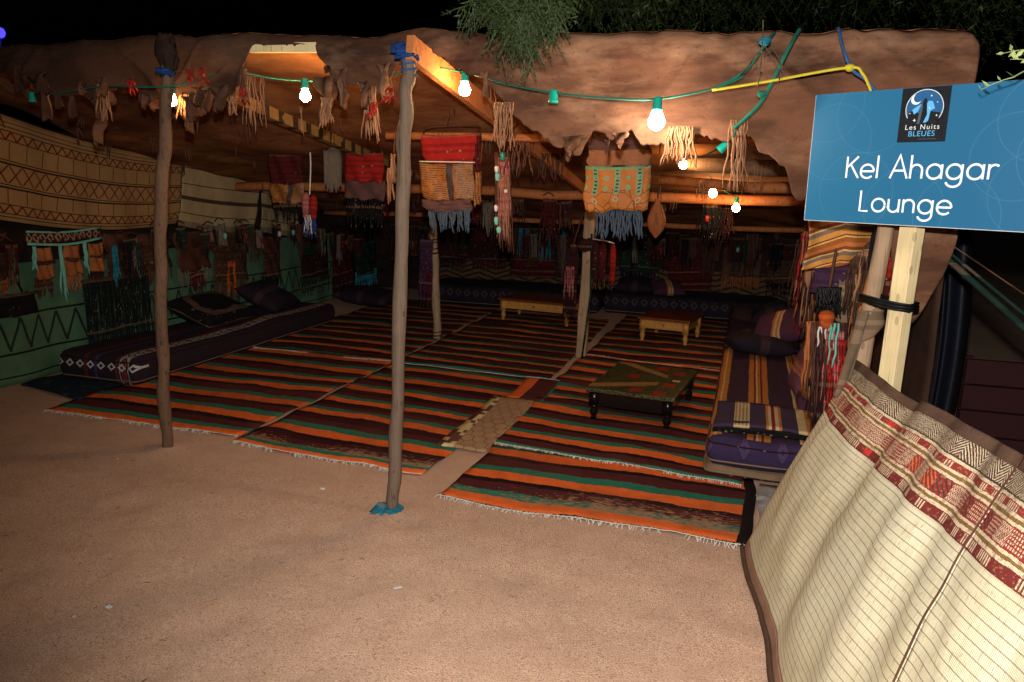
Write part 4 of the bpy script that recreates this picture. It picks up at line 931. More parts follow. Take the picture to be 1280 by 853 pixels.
quadsheet('wall_cloth', 'green wall cloth with dark zigzag print hanging to the floor', 'wall cloth', ((-5.26, 3.7, 0.0), (-5.26, 9.0, 0.0), (-5.26, 9.0, 0.88), (-5.26, 3.7, 0.92)), 'green wall', 5.3, 0.9, wave=0.018, wk=9, nu=140)
# generic hanging: local x right, z up, front -y
def hang(name, label, cat, loc, rz, parts, group=None):
    t = thing(name, label, cat, loc, rz, group); t.rotation_euler = (0, random.uniform(-0.05, 0.05), rz)
    for p in parts:
        kind = p[0]
        if kind == 'panel':
            _, nm, x0, x1, z0, z1, mat, yo = p; sd = loc[0]*3+loc[1]+x0*7
            MB().quadgrid(lambda u, v: Vector((lerp(x0, x1, u)+(0.006+0.025*(x1-x0))*vn(v*3, sd+u*1.5)*(1-v*0.6), yo-0.018*math.sin(u*math.pi)-0.010*math.sin(u*13+v*4+sd)-0.010*fbm(u*3, v*3+sd), lerp(z0, z1, v)+(0.014*vn(u*4, sd)+0.008*vn(u*15, sd))*(1-v)-0.010*math.sin(u*math.pi)*v)), 16, 12, x1-x0, z1-z0).build(nm, mat, t, solid=0.008)
        elif kind == 'fringe':
            _, nm, x0, x1, z0, ln, n, r, mat, yo = p
            MB().strips(((x0+x1)/2, yo, z0), x1-x0, ln, n, r, 0.35, 0.02, 6, 0.025).build(nm, mat, t)
        elif kind == 'cord':
            _, nm, pts, r, mat = p; MB().tube(smooth_path(pts, 4), r, 6).build(nm, mat, t)
        elif kind == 'tuft':
            _, nm, x0, z0, r, h, mat, yo = p
            MB().lathe([(r*0.3, 0), (r*0.8, -h*0.1), (r, -h*0.3), (r*0.9, -h*0.6), (r*0.75, -h*0.9), (r*0.4, -h)], (x0, yo, z0), 10).build(nm, mat, t)
    return t
def saddle(x):
    k = x.mix(x.noise(7, 4), c(150, 84, 28), c(188, 118, 50)); u, v = x.u, x.v
    k = x.mix((x.voro(15, 'DISTANCE_TO_EDGE', x.vec(u, v, 0.0)) < 0.03)*(v < 0.13), k, c(112, 58, 22))
    gr, wt, dk = c(104, 150, 112), c(206, 206, 190), c(52, 50, 40)
    k = x.mix(v.near(0.262, 0.010), k, gr)
    s = ((u/0.13).frac()-0.5).abs()*0.13
    bar = (s < 0.016)*v.band(0.10, 0.26); k = x.mix(bar, k, gr); k = x.mix((s < 0.009)*v.band(0.11, 0.25)*((v/0.022).frac() < 0.5), k, dk)
    k = x.mix(((s*s+(v-0.065)*(v-0.065)).sqrt()).near(0.013, 0.0035), k, c(150, 146, 120))
    s2 = (((u+0.065)/0.13).frac()-0.5).abs()*0.13
    k = x.mix((s2*s2+(v-0.14)*(v-0.14)).sqrt().near(0.010, 0.006), k, gr)
    s3 = (((u+0.03)/0.065).frac()-0.5).abs()*0.065
    return x.mix((s3*s3+(v-0.20)*(v-0.20)).sqrt().near(0.009, 0.005), k, gr)
M['saddle leather'] = mk('tooled orange leather', saddle, 0.55, lambda x: x.noise(16, 4)*2+fuzz(x), 0.5, 0.01, 0.35, var=0.15)
def tooled(x):
    k = x.mix(x.noise(12, 4), c(118, 66, 26), c(164, 104, 48)); u, v = x.u, x.v
    ln = ((v/0.014).frac() < 0.35)*(x.noise(40, 2) > 0.45); k = x.mix(ln, k, c(70, 40, 26))
    k = x.mix((u-0.20).abs() < 0.02, k, c(56, 40, 36)); k = x.mix(x.voro(18, 'F1', x.vec(u, v, 0.0)).near(0.3, 0.06)*0.8*(u > 0.2), k, c(92, 62, 44))
    return x.mix((u > 0.24)*0.35, k, c(120, 98, 78))
M['tooled leather'] = mk('striped tooled leather', tooled, 0.6, lambda x: x.noise(30, 4)*2, 0.5, 0.008, 0.3)
M['purple leather'] = mk('worn purple leather', lambda x: x.mix(x.noise(9, 4), c(62, 40, 48), c(104, 68, 56)), 0.75, fuzz, 0.4)
M['brown suede'] = mk('brown suede', lambda x: x.mix(x.noise(9, 4), c(120, 74, 48), c(158, 104, 72)), 0.85, fuzz, 0.4)
# two front saddle bags under the first cross beam
p = onY(775, 180, 4.68); wd = (onY(815, 180, 4.68).x-onY(736, 180, 4.68).x)
hang('saddle_bag', 'orange tooled leather saddle bag with green studs and slate fringe', 'bag', (p.x, 4.62, p.z), 0, [
    ('panel', 'back_flap', -wd/2+0.01, wd/2-0.005, -0.05, 0.05, 'purple leather', 0.03), ('panel', 'top_flap', -wd/2+0.005, wd/2, -0.14, -0.03, 'brown suede', 0.012),
    ('panel', 'tooled_front', -wd/2-0.01, wd/2, -0.395, -0.125, 'saddle leather', 0.0), ('fringe', 'fringe', -wd/2+0.06, wd/2-0.04, -0.385, 0.19, 34, 0.006, 'slate fringe', 0.01),
    ('cord', 'loop', [(-wd/2+0.03, 0.03, 0.04), (-wd/2+0.03, 0.12, 0.10), (wd/2-0.03, 0.12, 0.10), (wd/2-0.03, 0.03, 0.04)], 0.006, 'leather_dark')])
p = onY(563, 168, 4.66); wd = 0.38
hang('saddle_bag', 'red-flapped saddle bag with striped orange leather and dark fringe', 'bag', (p.x, 4.62, p.z), R(6), [
    ('panel', 'red_flap', -wd/2+0.02, wd/2, -0.17, 0.0, 'red cloth', 0.0), ('panel', 'tooled_front', -wd/2, wd/2-0.03, -0.40, -0.175, 'tooled leather', 0.01), ('panel', 'red_side', wd/2-0.03, wd/2+0.015, -0.24, -0.0, 'dark red cloth', 0.015),
    ('panel', 'orange_side', wd/2-0.03, wd/2+0.01, -0.44, -0.23, 'tooled leather', 0.02), ('panel', 'lower_band', -wd/2+0.005, wd/2-0.05, -0.47, -0.40, 'purple leather', 0.012),
    ('fringe', 'fringe', -wd/2+0.04, wd/2-0.06, -0.46, 0.16, 40, 0.006, 'slate fringe', 0.015), ('cord', 'white_trim', [(-wd/2, -0.012, -0.165), (0, -0.03, -0.172), (wd/2-0.02, -0.012, -0.178)], 0.004, 'white cotton'),
    ('cord', 'loop', [(-wd/2+0.03, 0.01, -0.01), (-wd/2+0.03, 0.12, 0.05), (wd/2-0.03, 0.12, 0.05), (wd/2-0.03, 0.01, -0.01)], 0.006, 'leather_dark')])
p = onY(629, 186, 4.5)
hang('beaded_tassel', 'long tassel of dark cords with white and teal beads', 'tassel', (p.x, 4.5, p.z), 0, [
    ('fringe', 'cords', -0.05, 0.04, -0.02, 0.62, 40, 0.005, 'leather_dark', 0.0), ('fringe', 'pink_cords', -0.03, 0.04, -0.05, 0.50, 12, 0.004, 'pink cloth', -0.02), ('fringe', 'tan_cords', -0.02, 0.045, -0.15, 0.45, 10, 0.004, 'leather', -0.025),
    ('tuft', 'bead', -0.035, -0.10, 0.014, 0.04, 'white cotton', -0.03), ('tuft', 'bead', -0.03, -0.14, 0.016, 0.05, 'cyan trim', -0.03), ('tuft', 'bead', 0.005, -0.02, 0.016, 0.05, 'green plastic', -0.03), ('tuft', 'bead', -0.045, -0.33, 0.012, 0.04, 'white cotton', -0.03),
    ('tuft', 'bead', -0.045, -0.40, 0.014, 0.05, 'cyan trim', -0.03), ('tuft', 'bead', 0.02, -0.24, 0.012, 0.02, 'white cotton', -0.03), ('tuft', 'bead', -0.03, -0.46, 0.016, 0.04, 'cyan trim', -0.03), ('cord', 'loop', [(0, 0, -0.02), (0, 0.1, 0.08), (0.02, 0.25, 0.16)], 0.006, 'leather_dark')])
p = onY(822, 247, 6.2)
t = hang('leather_pouch', 'brown leaf-shaped leather pouch hanging by saddle bag', 'pouch', (p.x, 6.2, p.z), 0, [('cord', 'strap', [(0, 0, 0), (0.02, 0.01, 0.12), (0.02, 0.05, 0.24)], 0.006, 'leather_dark'), ('fringe', 'cord_tail', -0.004, 0.008, -0.12, 0.12, 3, 0.004, 'leather', -0.045)])
MB().quadgrid(lambda u, v: Vector((math.cos(u*6.283)*0.085*math.sin(min(1, v*1.02)*math.pi)**0.8*(0.45+0.75*v), math.sin(u*6.283)*0.035*math.sin(v*math.pi), -0.32*v)), 18, 14).build('body', 'leather_tan', t)
# darker hangings farther in
def bag(label, x0, x1, y0, y1, Y, top, body, frng, frac=0.45, frl=0.25, name='hanging_bag', n=24, rz=0.0):
    a, b_ = onY(x0, y0, Y), onY(x1, y1, Y); W_ = b_.x-a.x; H_ = a.z-b_.z
    return hang(name, label, 'bag', ((a.x+b_.x)/2, Y, a.z), rz, [('panel', 'flap', -W_/2+0.01, W_/2-0.01, -H_*frac, 0, top, 0.0), ('panel', 'body', -W_/2, W_/2, -H_*(1-frl), -H_*frac+0.01, body, 0.012),
        ('fringe', 'fringe', -W_/2+0.02, W_/2-0.02, -H_*(1-frl)+0.01, H_*frl, n, 0.006, frng, 0.012), ('cord', 'loop', [(-W_/2+0.03, 0.0, -0.02), (-W_/2+0.05, 0.03, 0.14), (W_/2-0.05, 0.03, 0.14), (W_/2-0.03, 0, -0.02)], 0.005, 'leather_dark')])
bag('red and yellow hanging bag in front of pale reed mat', 334, 381, 192, 276, 5.7, 'dark red cloth', 'tooled leather', 'black cloth')
bag('bright red hanging bag with dark fringe behind straight pole', 430, 482, 190, 292, 5.6, 'red cloth', 'purple leather', 'black cloth', 0.36, 0.42)
p = onY(417, 182, 5.5)
hang('wool_bundle', 'grey shaggy wool bundle hanging between two red bags', 'bundle', (p.x, 5.5, p.z), 0, [('tuft', 'wool', 0, 0, 0.065, 0.33, 'grey wool', 0), ('fringe', 'strands', -0.06, 0.06, -0.04, 0.33, 50, 0.007, 'grey wool', -0.05), ('cord', 'loop', [(0, 0, 0), (0, 0.05, 0.1), (0, 0.1, 0.16)], 0.006, 'leather_dark')])
p = onY(387, 225, 5.6)
hang('pompom_tassel', 'pink and blue pompom tassel hanging beside wool bundle', 'tassel', (p.x, 5.6, p.z), 0, [('cord', 'cord', [(0, 0, 0.28), (0.01, 0, 0.12), (0, 0, -0.12)], 0.006, 'white cotton'), ('tuft', 'tuft', -0.035, -0.1, 0.035, 0.22, 'pink cloth', 0), ('tuft', 'tuft', 0.035, -0.12, 0.035, 0.2, 'red cloth', 0), ('fringe', 'strands', -0.05, 0.06, -0.28, 0.2, 24, 0.006, 'blue cloth', 0), ('fringe', 'pale_strands', -0.03, 0.03, -0.28, 0.16, 5, 0.004, 'white cotton', -0.02)])
p = onY(492, 205, 4.4)
hang('leather_tongue', 'narrow pale leather tongue dangling beside the straight pole', 'strap', (p.x, 4.4, p.z), 0, [('panel', 'tongue', -0.014, 0.014, -0.10, 0.06, 'leather', 0.0), ('cord', 'cord', [(0, 0, 0.05), (0, 0.02, 0.2), (0, 0.1, 0.32)], 0.005, 'leather_dark')])
# post tassels
p = onY(756, 300, 6.75)
hang('red_tassel', 'glossy red tassel cluster hanging right of squared post', 'tassel', (p.x, 6.75, p.z), 0, [('cord', 'rail', [(-0.12, 0.06, 0.0), (0, 0, -0.01), (0.09, 0.0, -0.03)], 0.006, 'white cotton'), ('tuft', 'tuft', 0.075, -0.03, 0.03, 0.36, 'red cloth', 0), ('tuft', 'tuft', -0.02, -0.02, 0.045, 0.34, 'dark red cloth', 0.01), ('tuft', 'tuft', -0.08, -0.02, 0.04, 0.36, 'maroon cloth', 0.0), ('fringe', 'strands', -0.1, 0.09, -0.3, 0.16, 18, 0.006, 'brown cloth', 0)])
p = onY(717, 305, 6.78)
hang('maroon_tassel', 'long maroon tassel hanging down left of squared post', 'tassel', (p.x, 6.78, p.z), 0, [('tuft', 'knot', 0, 0.0, 0.04, 0.1, 'maroon cloth', 0), ('fringe', 'strands', -0.06, 0.05, -0.05, 0.66, 44, 0.006, 'maroon cloth', 0), ('fringe', 'pink_strands', -0.05, 0.04, -0.2, 0.3, 8, 0.005, 'pink cloth', -0.03), ('cord', 'loop', [(0, 0, 0), (0.03, 0.02, 0.14), (0.06, 0.1, 0.3)], 0.006, 'leather_dark')])
p = onY(535, 300, 7.0)
hang('dark_tassel', 'dark purple tassel hanging left of notched inner post', 'tassel', (p.x, 7.0, p.z), 0, [('fringe', 'strands', -0.08, 0.05, 0, 0.66, 36, 0.007, 'purple cloth', 0), ('fringe', 'red_strands', 0.0, 0.06, -0.3, 0.38, 6, 0.007, 'dark red cloth', -0.02), ('cord', 'loop', [(0, 0, 0), (0.03, 0.02, 0.2), (0.06, 0.05, 0.35)], 0.006, 'leather_dark')])
# back wall row
def bag2(label, x0, x1, z0, z1, top, body, fr, Y=10.15, frl=0.3, group=None):
    W_ = x1-x0; H_ = z1-z0
    hang('wall_hanging', label, 'wall hanging', ((x0+x1)/2, Y, z1), 0, [('panel', 'flap', -W_/2+0.02, W_/2-0.02, -H_*0.3, 0, top, 0.0), ('panel', 'body', -W_/2, W_/2, -H_*(1-frl), -H_*0.28, body, 0.01), ('fringe', 'fringe', -W_/2+0.02, W_/2-0.02, -H_*(1-frl)+0.02, H_*frl, max(8, int(W_/0.018)), 0.008, fr, 0.01)], group)
bag2('dark green and red hanging on back wall nearest the left wall', -5.0, -4.45, 0.35, 0.95, 'dark green cloth', 'dark red cloth', 'black cloth')
bag2('dim maroon hanging on back wall beside teal-tasselled one', -4.35, -3.85, 0.3, 0.95, 'maroon cloth', 'maroon cloth', 'black cloth')
bag2('red cloth hanging on back wall left of teal tassels', -3.75, -3.2, 0.32, 0.95, 'dark red cloth', 'maroon cloth', 'dark red cloth')
t = hang('wall_hanging', 'row of teal tassels over red cloth on the back wall', 'wall hanging', (-2.72, 10.05, 0.98), 0, [('panel', 'red_cloth', -0.42, 0.42, -0.66, -0.02, 'dark red cloth', 0.04), ('cord', 'rail', [(-0.44, 0.0, 0), (0, -0.01, -0.015), (0.42, 0, 0)], 0.012, 'dark green cloth')])
for i in range(8): MB().strips((-0.36+i*0.10, -0.02, -0.0), 0.05, 0.42+0.05*hsh(i), 7, 0.009).build('teal_tassel', 'teal cloth' if i % 3 else 'dark green cloth', t)
bag2('brown leather hanging on the back wall behind squared post', -2.2, -1.7, 0.3, 0.95, 'brown cloth', 'leather_dark', 'black cloth')
bag2('dark green hanging on back wall between squared post and red cloth', -1.62, -1.12, 0.25, 0.95, 'black cloth', 'dark green cloth', 'indigo cloth')
hang('wall_hanging', 'plain dark red cloth hanging on the back wall above small pine table', 'wall hanging', (-0.74, 10.1, 0.92), 0, [('panel', 'cloth', -0.28, 0.28, -0.68, 0.0, 'dark red cloth', 0.0), ('cord', 'rail', [(-0.32, 0.02, 0.01), (0, 0, 0.0), (0.3, 0.02, 0.01)], 0.010, 'brown cloth'), ('cord', 'pale_cord', [(0.29, -0.02, 0), (0.30, -0.03, -0.2), (0.29, -0.02, -0.42)], 0.008, 'beige cloth')])
bag2('brown and tan hanging on back wall in the right corner', -0.35, 0.15, 0.25, 0.95, 'brown cloth', 'leather_dark', 'leather_tan')
bag2('narrow dark hanging on back wall at right corner edge', 0.2, 0.6, 0.2, 0.9, 'maroon cloth', 'brown cloth', 'black cloth')
def zigr(x):
    z = x.u.tri(0.5)*0.08+x.v; return x.ramp((z/0.07).frac(), [(0, c(96, 74, 52)), (0.6, c(52, 34, 30))])
M['chevron'] = mk('dim chevron weave', zigr, 0.9, weave, 0.3, 0.004)
quadsheet('wall_cloth', 'dim brown chevron cloth low on the back wall', 'wall cloth', ((-4.4, 10.26, 0.05), (0.6, 10.26, 0.05), (0.6, 10.26, 0.5), (-4.4, 10.26, 0.5)), 'chevron', 5.0, 0.45, nrm=(0, -1, 0), wk=8)
# left wall row under the mats: leather bags on a band
RZL = R(90)
def leftz(px_, py_): p = onX(px_, py_, -5.10); return p.y, p.z
y0, z0 = leftz(30, 290); y1, _ = leftz(125, 296); ym = (y0+y1)/2; WL = y1-y0
M['band motif'] = mk('beaded band', lambda x: x.mix((x.noise(40, 3) > 0.42)*(((x.u/0.06).frac()-0.5).abs()+((x.v/0.09)-0.5).abs()).near(0.35, 0.12), c(58, 32, 26), c(150, 120, 100)), 0.7)
pr = [('panel', 'band', -WL/2, WL/2, -0.09, 0.0, 'band motif', 0.0), ('cord', 'cyan_trim', [(-WL/2, -0.02, -0.09), (0, -0.03, -0.115), (WL/2, -0.02, -0.085)], 0.011, 'cyan trim'), ('cord', 'cyan_trim', [(-WL/2, -0.02, -0.0), (0, -0.03, -0.02), (WL/2, -0.02, 0.0)], 0.008, 'cyan trim')]
for i, x in enumerate((-0.30, 0.06, 0.38)):
    x *= WL/0.95
    pr += [('panel', 'leather_pocket', x-0.075, x+0.075, -0.36, -0.12, 'leather_tan', -0.01), ('panel', 'dark_strap', x-0.078, x+0.078, -0.245, -0.215, 'leather_dark', -0.03), ('fringe', 'fringe', x-0.08, x+0.08, -0.35, 0.16, 14, 0.008, ('brown cloth', 'leather', 'maroon cloth')[i], 0.0)]
for x, L in ((-0.44, 0.22), (-0.11, 0.46), (0.22, 0.28)): pr.append(('fringe', 'cyan_tail', x*WL-0.012, x*WL+0.012, -0.11, L, 4, 0.009, 'cyan trim', -0.035))
hang('saddle_band', 'cyan-trimmed beaded band with three tan leather pockets below zigzag mat', 'band', (-5.10, ym, z0), RZL, pr)
def lbag(label, px0, px1, py0, py1, mats, group=None, extra=()):
    ya, za = leftz(px0, py0); yb, zb = leftz(px1, py1); W_ = yb-ya; H_ = za-zb
    hang('wall_hanging', label, 'wall hanging', (-5.10, (ya+yb)/2, za), RZL, [('panel', 'flap', -W_/2, W_/2, -H_*0.3, 0, mats[0], 0.0), ('panel', 'body', -W_/2+0.02, W_/2-0.02, -H_*0.7, -H_*0.28, mats[1], -0.01), ('fringe', 'fringe', -W_/2, W_/2, -H_*0.6, H_*0.42, max(10, int(W_/0.02)), 0.008, mats[2], -0.01)]+list(extra), group)
lbag('dark hanging with teal strip next to cyan-trimmed band', 128, 168, 292, 366, ('leather_dark', 'brown cloth', 'dark red cloth'), extra=[('fringe', 'teal_strip', -0.1, -0.04, -0.1, 0.4, 5, 0.012, 'teal cloth', -0.04)])
lbag('studded dark leather hanging behind the bent pole', 170, 214, 292, 352, ('leather_dark', 'brown cloth', 'leather_dark'))
lbag('greyish fringed hanging right of the bent pole', 216, 262, 290, 356, ('leather_dark', 'leather_dark', 'grey wool'), extra=[('fringe', 'red_tail', -0.1, 0.1, -0.4, 0.2, 14, 0.009, 'dark red cloth', -0.03)])
lbag('rust-brown hanging below the pale reed mat', 264, 312, 292, 372, ('brown cloth', 'brown cloth', 'leather_dark'), extra=[('fringe', 'orange_tail', -0.1, 0.05, -0.3, 0.4, 8, 0.012, 'orange cloth', -0.03)])
lbag('dark red and orange hanging at the left frame of zigzag mat', -25, 18, 292, 372, ('maroon cloth', 'brown cloth', 'orange cloth'))
for i, (px0, px1) in enumerate(((326, 352), (372, 410), (412, 440), (442, 470))):
    lbag(('dark brown hanging beside narrow beige strap', 'dark green and red hanging beyond pink pompom tassel', 'dark red hanging midway on the left wall beyond red bag', 'teal-dark hanging at far end of left wall')[i], px0, px1, 296+i*3, 366-i*3, (('leather_dark', 'dark green cloth', 'maroon cloth', 'dark green cloth')[i], ('brown cloth', 'maroon cloth', 'dark red cloth', 'dark green cloth')[i], ('black cloth', 'dark green cloth', 'maroon cloth', 'teal cloth')[i]))
ya, za = leftz(100, 352); yb, zb = leftz(190, 448)
hang('long_fringe', 'long thin dark green and black fringe hanging over green wall cloth', 'fringe', (-5.08, (ya+yb)/2, za), RZL, [('fringe', 'dark_strands', -(yb-ya)/2, (yb-ya)/2, 0, za-zb, 46, 0.008, 'dark green cloth', 0.0), ('fringe', 'black_strands', -(yb-ya)/2, (yb-ya)/2, 0, (za-zb), 34, 0.007, 'black cloth', -0.015), ('cord', 'rail', [(-(yb-ya)/2, 0, 0), (0, 0, 0), ((yb-ya)/2, 0, 0)], 0.012, 'leather_dark')])
ya, za = leftz(-10, 368); hang('black_bag', 'plain black bag hanging in front of green wall cloth', 'bag', (-5.02, ya+0.05, za), RZL, [('panel', 'body', -0.15, 0.22, -0.16, 0.0, 'black cloth', 0.0), ('panel', 'side', -0.15, 0.22, -0.16, 0.0, 'black cloth', 0.06), ('cord', 'strap', [(-0.1, 0.02, -0.02), (0.0, 0.06, 0.3), (0.15, 0.02, -0.02)], 0.008, 'black cloth')])

TM = ['maroon cloth', 'leather_dark', 'dark red cloth', 'black cloth', 'brown cloth', 'dark green cloth', 'leather_dark', 'black cloth', 'brown cloth', 'grey wool']
TN = {'maroon cloth': 'maroon', 'leather_dark': 'brown', 'dark red cloth': 'red', 'black cloth': 'black', 'brown cloth': 'umber', 'dark green cloth': 'green', 'grey wool': 'grey', 'leather_tan': 'tan', 'indigo cloth': 'indigo', 'purple cloth': 'purple'}
USED = set()
def pick(L, pool=None):
    L.append(random.choice(pool or TM)); return L[-1]
def bundle(loc, rz, W_, H_, label, group, n=3):
    cols = []; ex = ''
    pr = [('cord', 'loop', [(-W_*0.3, 0.02, 0.03), (0, 0.03, 0.06), (W_*0.3, 0.02, 0.03)], 0.006, 'leather_dark')]
    for k in range(n):
        x = random.uniform(-W_*0.3, W_*0.3); w_ = random.uniform(0.05, W_*0.7); z = -random.uniform(0, 0.35)*H_
        pr.append(('fringe', 'strands', x-w_/2, x+w_/2, 0.02+z*0.3, H_*random.uniform(0.55, 1.0), int(w_/0.010), random.uniform(0.004, 0.008), pick(cols), random.uniform(-0.03, 0.02)))
    pc = []
    if random.random() < 0.6: x = random.uniform(-W_*0.2, W_*0.2); pr.append(('panel', 'patch', x-W_*0.25, x+W_*0.25, -H_*0.5, 0.01, pick(pc), -0.005)); ex += ' and %s patch' % TN[pc[0]]
    bc_ = []
    if random.random() < 0.2: pr.append(('tuft', 'bead', random.uniform(-W_*0.3, W_*0.3), -H_*0.2, 0.02, 0.06, pick(bc_, ['white cotton', 'cyan trim', 'red cloth']), -0.045)); ex += ' and %s bead' % {'white cotton': 'white', 'cyan trim': 'pale cyan', 'red cloth': 'red'}[bc_[0]]
    u_ = []
    for q in cols:
        if TN[q] not in u_: u_.append(TN[q])
    lab = ('all-'+u_[0] if len(u_) == 1 else ' '.join(u_))+' tassel bundle '+('with'+ex[4:]+' ' if ex else '')+label
    if lab in USED: lab = ('slim ' if W_ < 0.2 else 'wide ')+lab
    if lab in USED: lab = ('short ' if H_ < 0.5 else 'long ')+lab
    USED.add(lab)
    return hang('tassel_bundle', lab, 'tassel', loc, rz, pr, group)
for i in range(26):
    y = 4.1+i*0.205+random.uniform(-0.08, 0.08)
    if abs(y-ym) < WL/2+0.12: continue
    z = min(1.08, roofz(0, y)-0.35)+random.uniform(-0.08, 0.05)
    bundle((-5.03+random.uniform(-0.02, 0.05), y, z), R(90), random.uniform(0.12, 0.3), random.uniform(0.25, 0.5), 'on left wall', 'tassel bundles along the left wall', 3)
for i in range(22):
    x = -4.8+i*0.245+random.uniform(-0.1, 0.1); y = 10.0+random.uniform(-0.12, 0.08)
    bundle((x, y, 0.98+random.uniform(-0.08, 0.04)), 0, random.uniform(0.14, 0.32), random.uniform(0.35, 0.75), 'on back wall', 'tassel bundles along the back wall', 3)
for i in range(12):
    y = 3.95+i*0.42+random.uniform(-0.1, 0.1); z = min(1.45, roofz(0, y)-0.2)
    bundle((0.56+random.uniform(-0.06, 0.06), y, z+random.uniform(-0.1, 0.05)), R(-70), random.uniform(0.12, 0.26), random.uniform(0.4, 0.8), 'on right wall', 'tassel bundles along the right wall', 4)
TM2 = list(TM); TM[:] = ['leather_tan', 'brown cloth', 'dark red cloth', 'leather', 'maroon cloth', 'leather_tan', 'leather_dark', 'red cloth']
TN['leather'] = 'pale leather'; TN['red cloth'] = 'bright red'
for (x, y, z, H_) in ((0.34, 4.35, 1.36, 0.55), (0.38, 4.75, 1.36, 0.7), (0.56, 3.95, 1.30, 0.5), (0.50, 4.35, 0.98, 0.5), (0.36, 5.2, 1.32, 0.7)):
    bundle((x, y, z), R(-15), 0.17, H_, 'beside corner post', 'tassel bundles beside the corner post', 4)
TM[:] = TM2
for i in range(14):
    x = random.uniform(-4.6, 0.3); y = random.uniform(6.85, 7.05)
    if abs(x+1.45) < 0.2: continue
    bundle((x, y, roofz(x, y)-0.16), 0, random.uniform(0.12, 0.26), random.uniform(0.25, 0.5), 'under middle cross beam', 'tassel bundles under the middle cross beam', 3)
# ------------------------------------------------------------------ right wall hangings
def stripedR(x):
    v = x.v+(x.u.tri(0.35))*0.05; return x.ramp((v/0.13).frac()+(x.noise(8, 2)-0.5)*0.06, [(0, c(150, 84, 40)), (0.18, c(206, 160, 90)), (0.24, c(112, 62, 36)), (0.30, c(196, 134, 64)), (0.5, c(120, 102, 84)), (0.66, c(206, 168, 104)), (0.72, c(120, 60, 38)), (0.85, c(180, 106, 50))])
M['right stripe'] = mk('ochre striped weave', stripedR, 0.85, weave, 0.4, 0.005)
t = thing('draped_cloth', 'ochre striped cloth hanging in scallops under the sign', 'cloth', (0.44, 4.0, 1.62))
def drp(u, v):
    x = lerp(-0.19, 0.16, u); zb = -0.42-0.06*math.sin(u*math.pi*1.0)+0.10*u; zz = lerp(zb, 0.03, v)
    return Vector((x+0.02*math.sin(v*5), 0.04*math.sin(u*9)+0.03*math.sin(v*14+u*3)*(1-v), zz+0.04*math.sin(u*3.1)*(1-v)))
MB().quadgrid(drp, 30, 30, 0.38, 0.45).build('cloth', 'right stripe', t, solid=0.006)
MB().tube([(-0.22, 0.02, 0.04), (0, 0.03, 0.03), (0.28, 0.02, 0.04)], 0.012, 7).build('hanging_rail', 'pole', t)
p = onY(1036, 372, 3.95)
hang('doll_tassel', 'tassel with black tuft and orange knob over coloured cords', 'tassel', (p.x, 3.95, p.z), 0, [('fringe', 'black_hair', -0.05, 0.05, 0.05, 0.15, 60, 0.006, 'black strap', 0.0), ('fringe', 'black_hair', -0.03, 0.03, 0.05, 0.10, 30, 0.006, 'black strap', -0.02), ('tuft', 'orange_knob', -0.005, -0.06, 0.038, 0.09, 'orange cloth', -0.01), ('fringe', 'white_cords', -0.05, 0.03, -0.14, 0.2, 5, 0.005, 'white cotton', -0.02), ('fringe', 'pale_blue_cords', 0.0, 0.05, -0.12, 0.25, 4, 0.006, 'cyan trim', -0.03), ('fringe', 'maroon_cords', -0.05, 0.09, -0.12, 0.6, 80, 0.005, 'maroon cloth', -0.012), ('fringe', 'dark_cords', -0.07, 0.08, -0.12, 0.5, 40, 0.005, 'leather_dark', -0.015), ('fringe', 'red_cords', 0.0, 0.09, -0.2, 0.45, 12, 0.005, 'red cloth', -0.03), ('fringe', 'pink_cords', 0.0, 0.08, -0.16, 0.5, 10, 0.005, 'pink cloth', -0.025), ('fringe', 'tan_cords', -0.09, -0.03, -0.12, 0.42, 16, 0.007, 'leather_tan', 0), ('cord', 'loop', [(0, 0, 0.04), (0.02, 0.02, 0.2), (0.04, 0.05, 0.30)], 0.008, 'leather_dark')])
hang('red_cloth', 'bright red cloth strip hanging beside the corner post', 'cloth', (0.60, 3.86, 1.60), R(-20), [('panel', 'cloth', -0.05, 0.05, -0.40, 0.02, 'red cloth', 0.0), ('panel', 'dark_edge', -0.075, -0.04, -0.46, 0.02, 'black cloth', 0.01), ('fringe', 'fringe', -0.04, 0.05, -0.36, 0.2, 10, 0.008, 'dark red cloth', -0.01)])
tag(MB().tube(smooth_path([(0.40, 3.75, 0.0), (0.43, 3.74, 0.55), (0.50, 3.76, 1.0), (0.60, 3.8, 1.75)], 6), 0.014, 8).build('thin_stick', 'plank'), 'thin reddish stick slanting between cloths and corner post', 'stick')
def rbag(label, px0, px1, py0, py1, X_, mats):
    a, b_ = onX(px1, py0, X_), onX(px0, py1, X_); W_ = abs(b_.y-a.y); za = onX((px0+px1)/2, py0, X_).z; zb = onX((px0+px1)/2, py1, X_).z; H_ = za-zb
    hang('wall_hanging', label, 'wall hanging', (X_, (a.y+b_.y)/2, za), R(-90), [('panel', 'flap', -W_/2, W_/2, -H_*0.35, 0, mats[0], 0.0), ('panel', 'body', -W_/2+0.02, W_/2-0.02, -H_*0.75, -H_*0.3, mats[1], -0.01), ('fringe', 'fringe', -W_/2, W_/2, -H_*0.6, H_*0.4, max(10, int(W_/0.025)), 0.008, mats[2], -0.02)])
rbag('orange and red hanging on right wall just beyond striped cloth', 998, 1014, 288, 400, 0.60, ('brown cloth', 'red cloth', 'leather_tan'))
rbag('brown cloth hanging on right wall behind doll tassel', 1016, 1052, 300, 470, 0.64, ('brown cloth', 'brown cloth', 'leather_tan'))
rbag('dark hanging on right wall above the propped cushion', 984, 997, 280, 420, 0.60, ('leather_dark', 'brown cloth', 'leather_dark'))
rbag('dim maroon hanging on right wall near back corner', 972, 983, 285, 400, 0.58, ('maroon cloth', 'leather_dark', 'maroon cloth'))
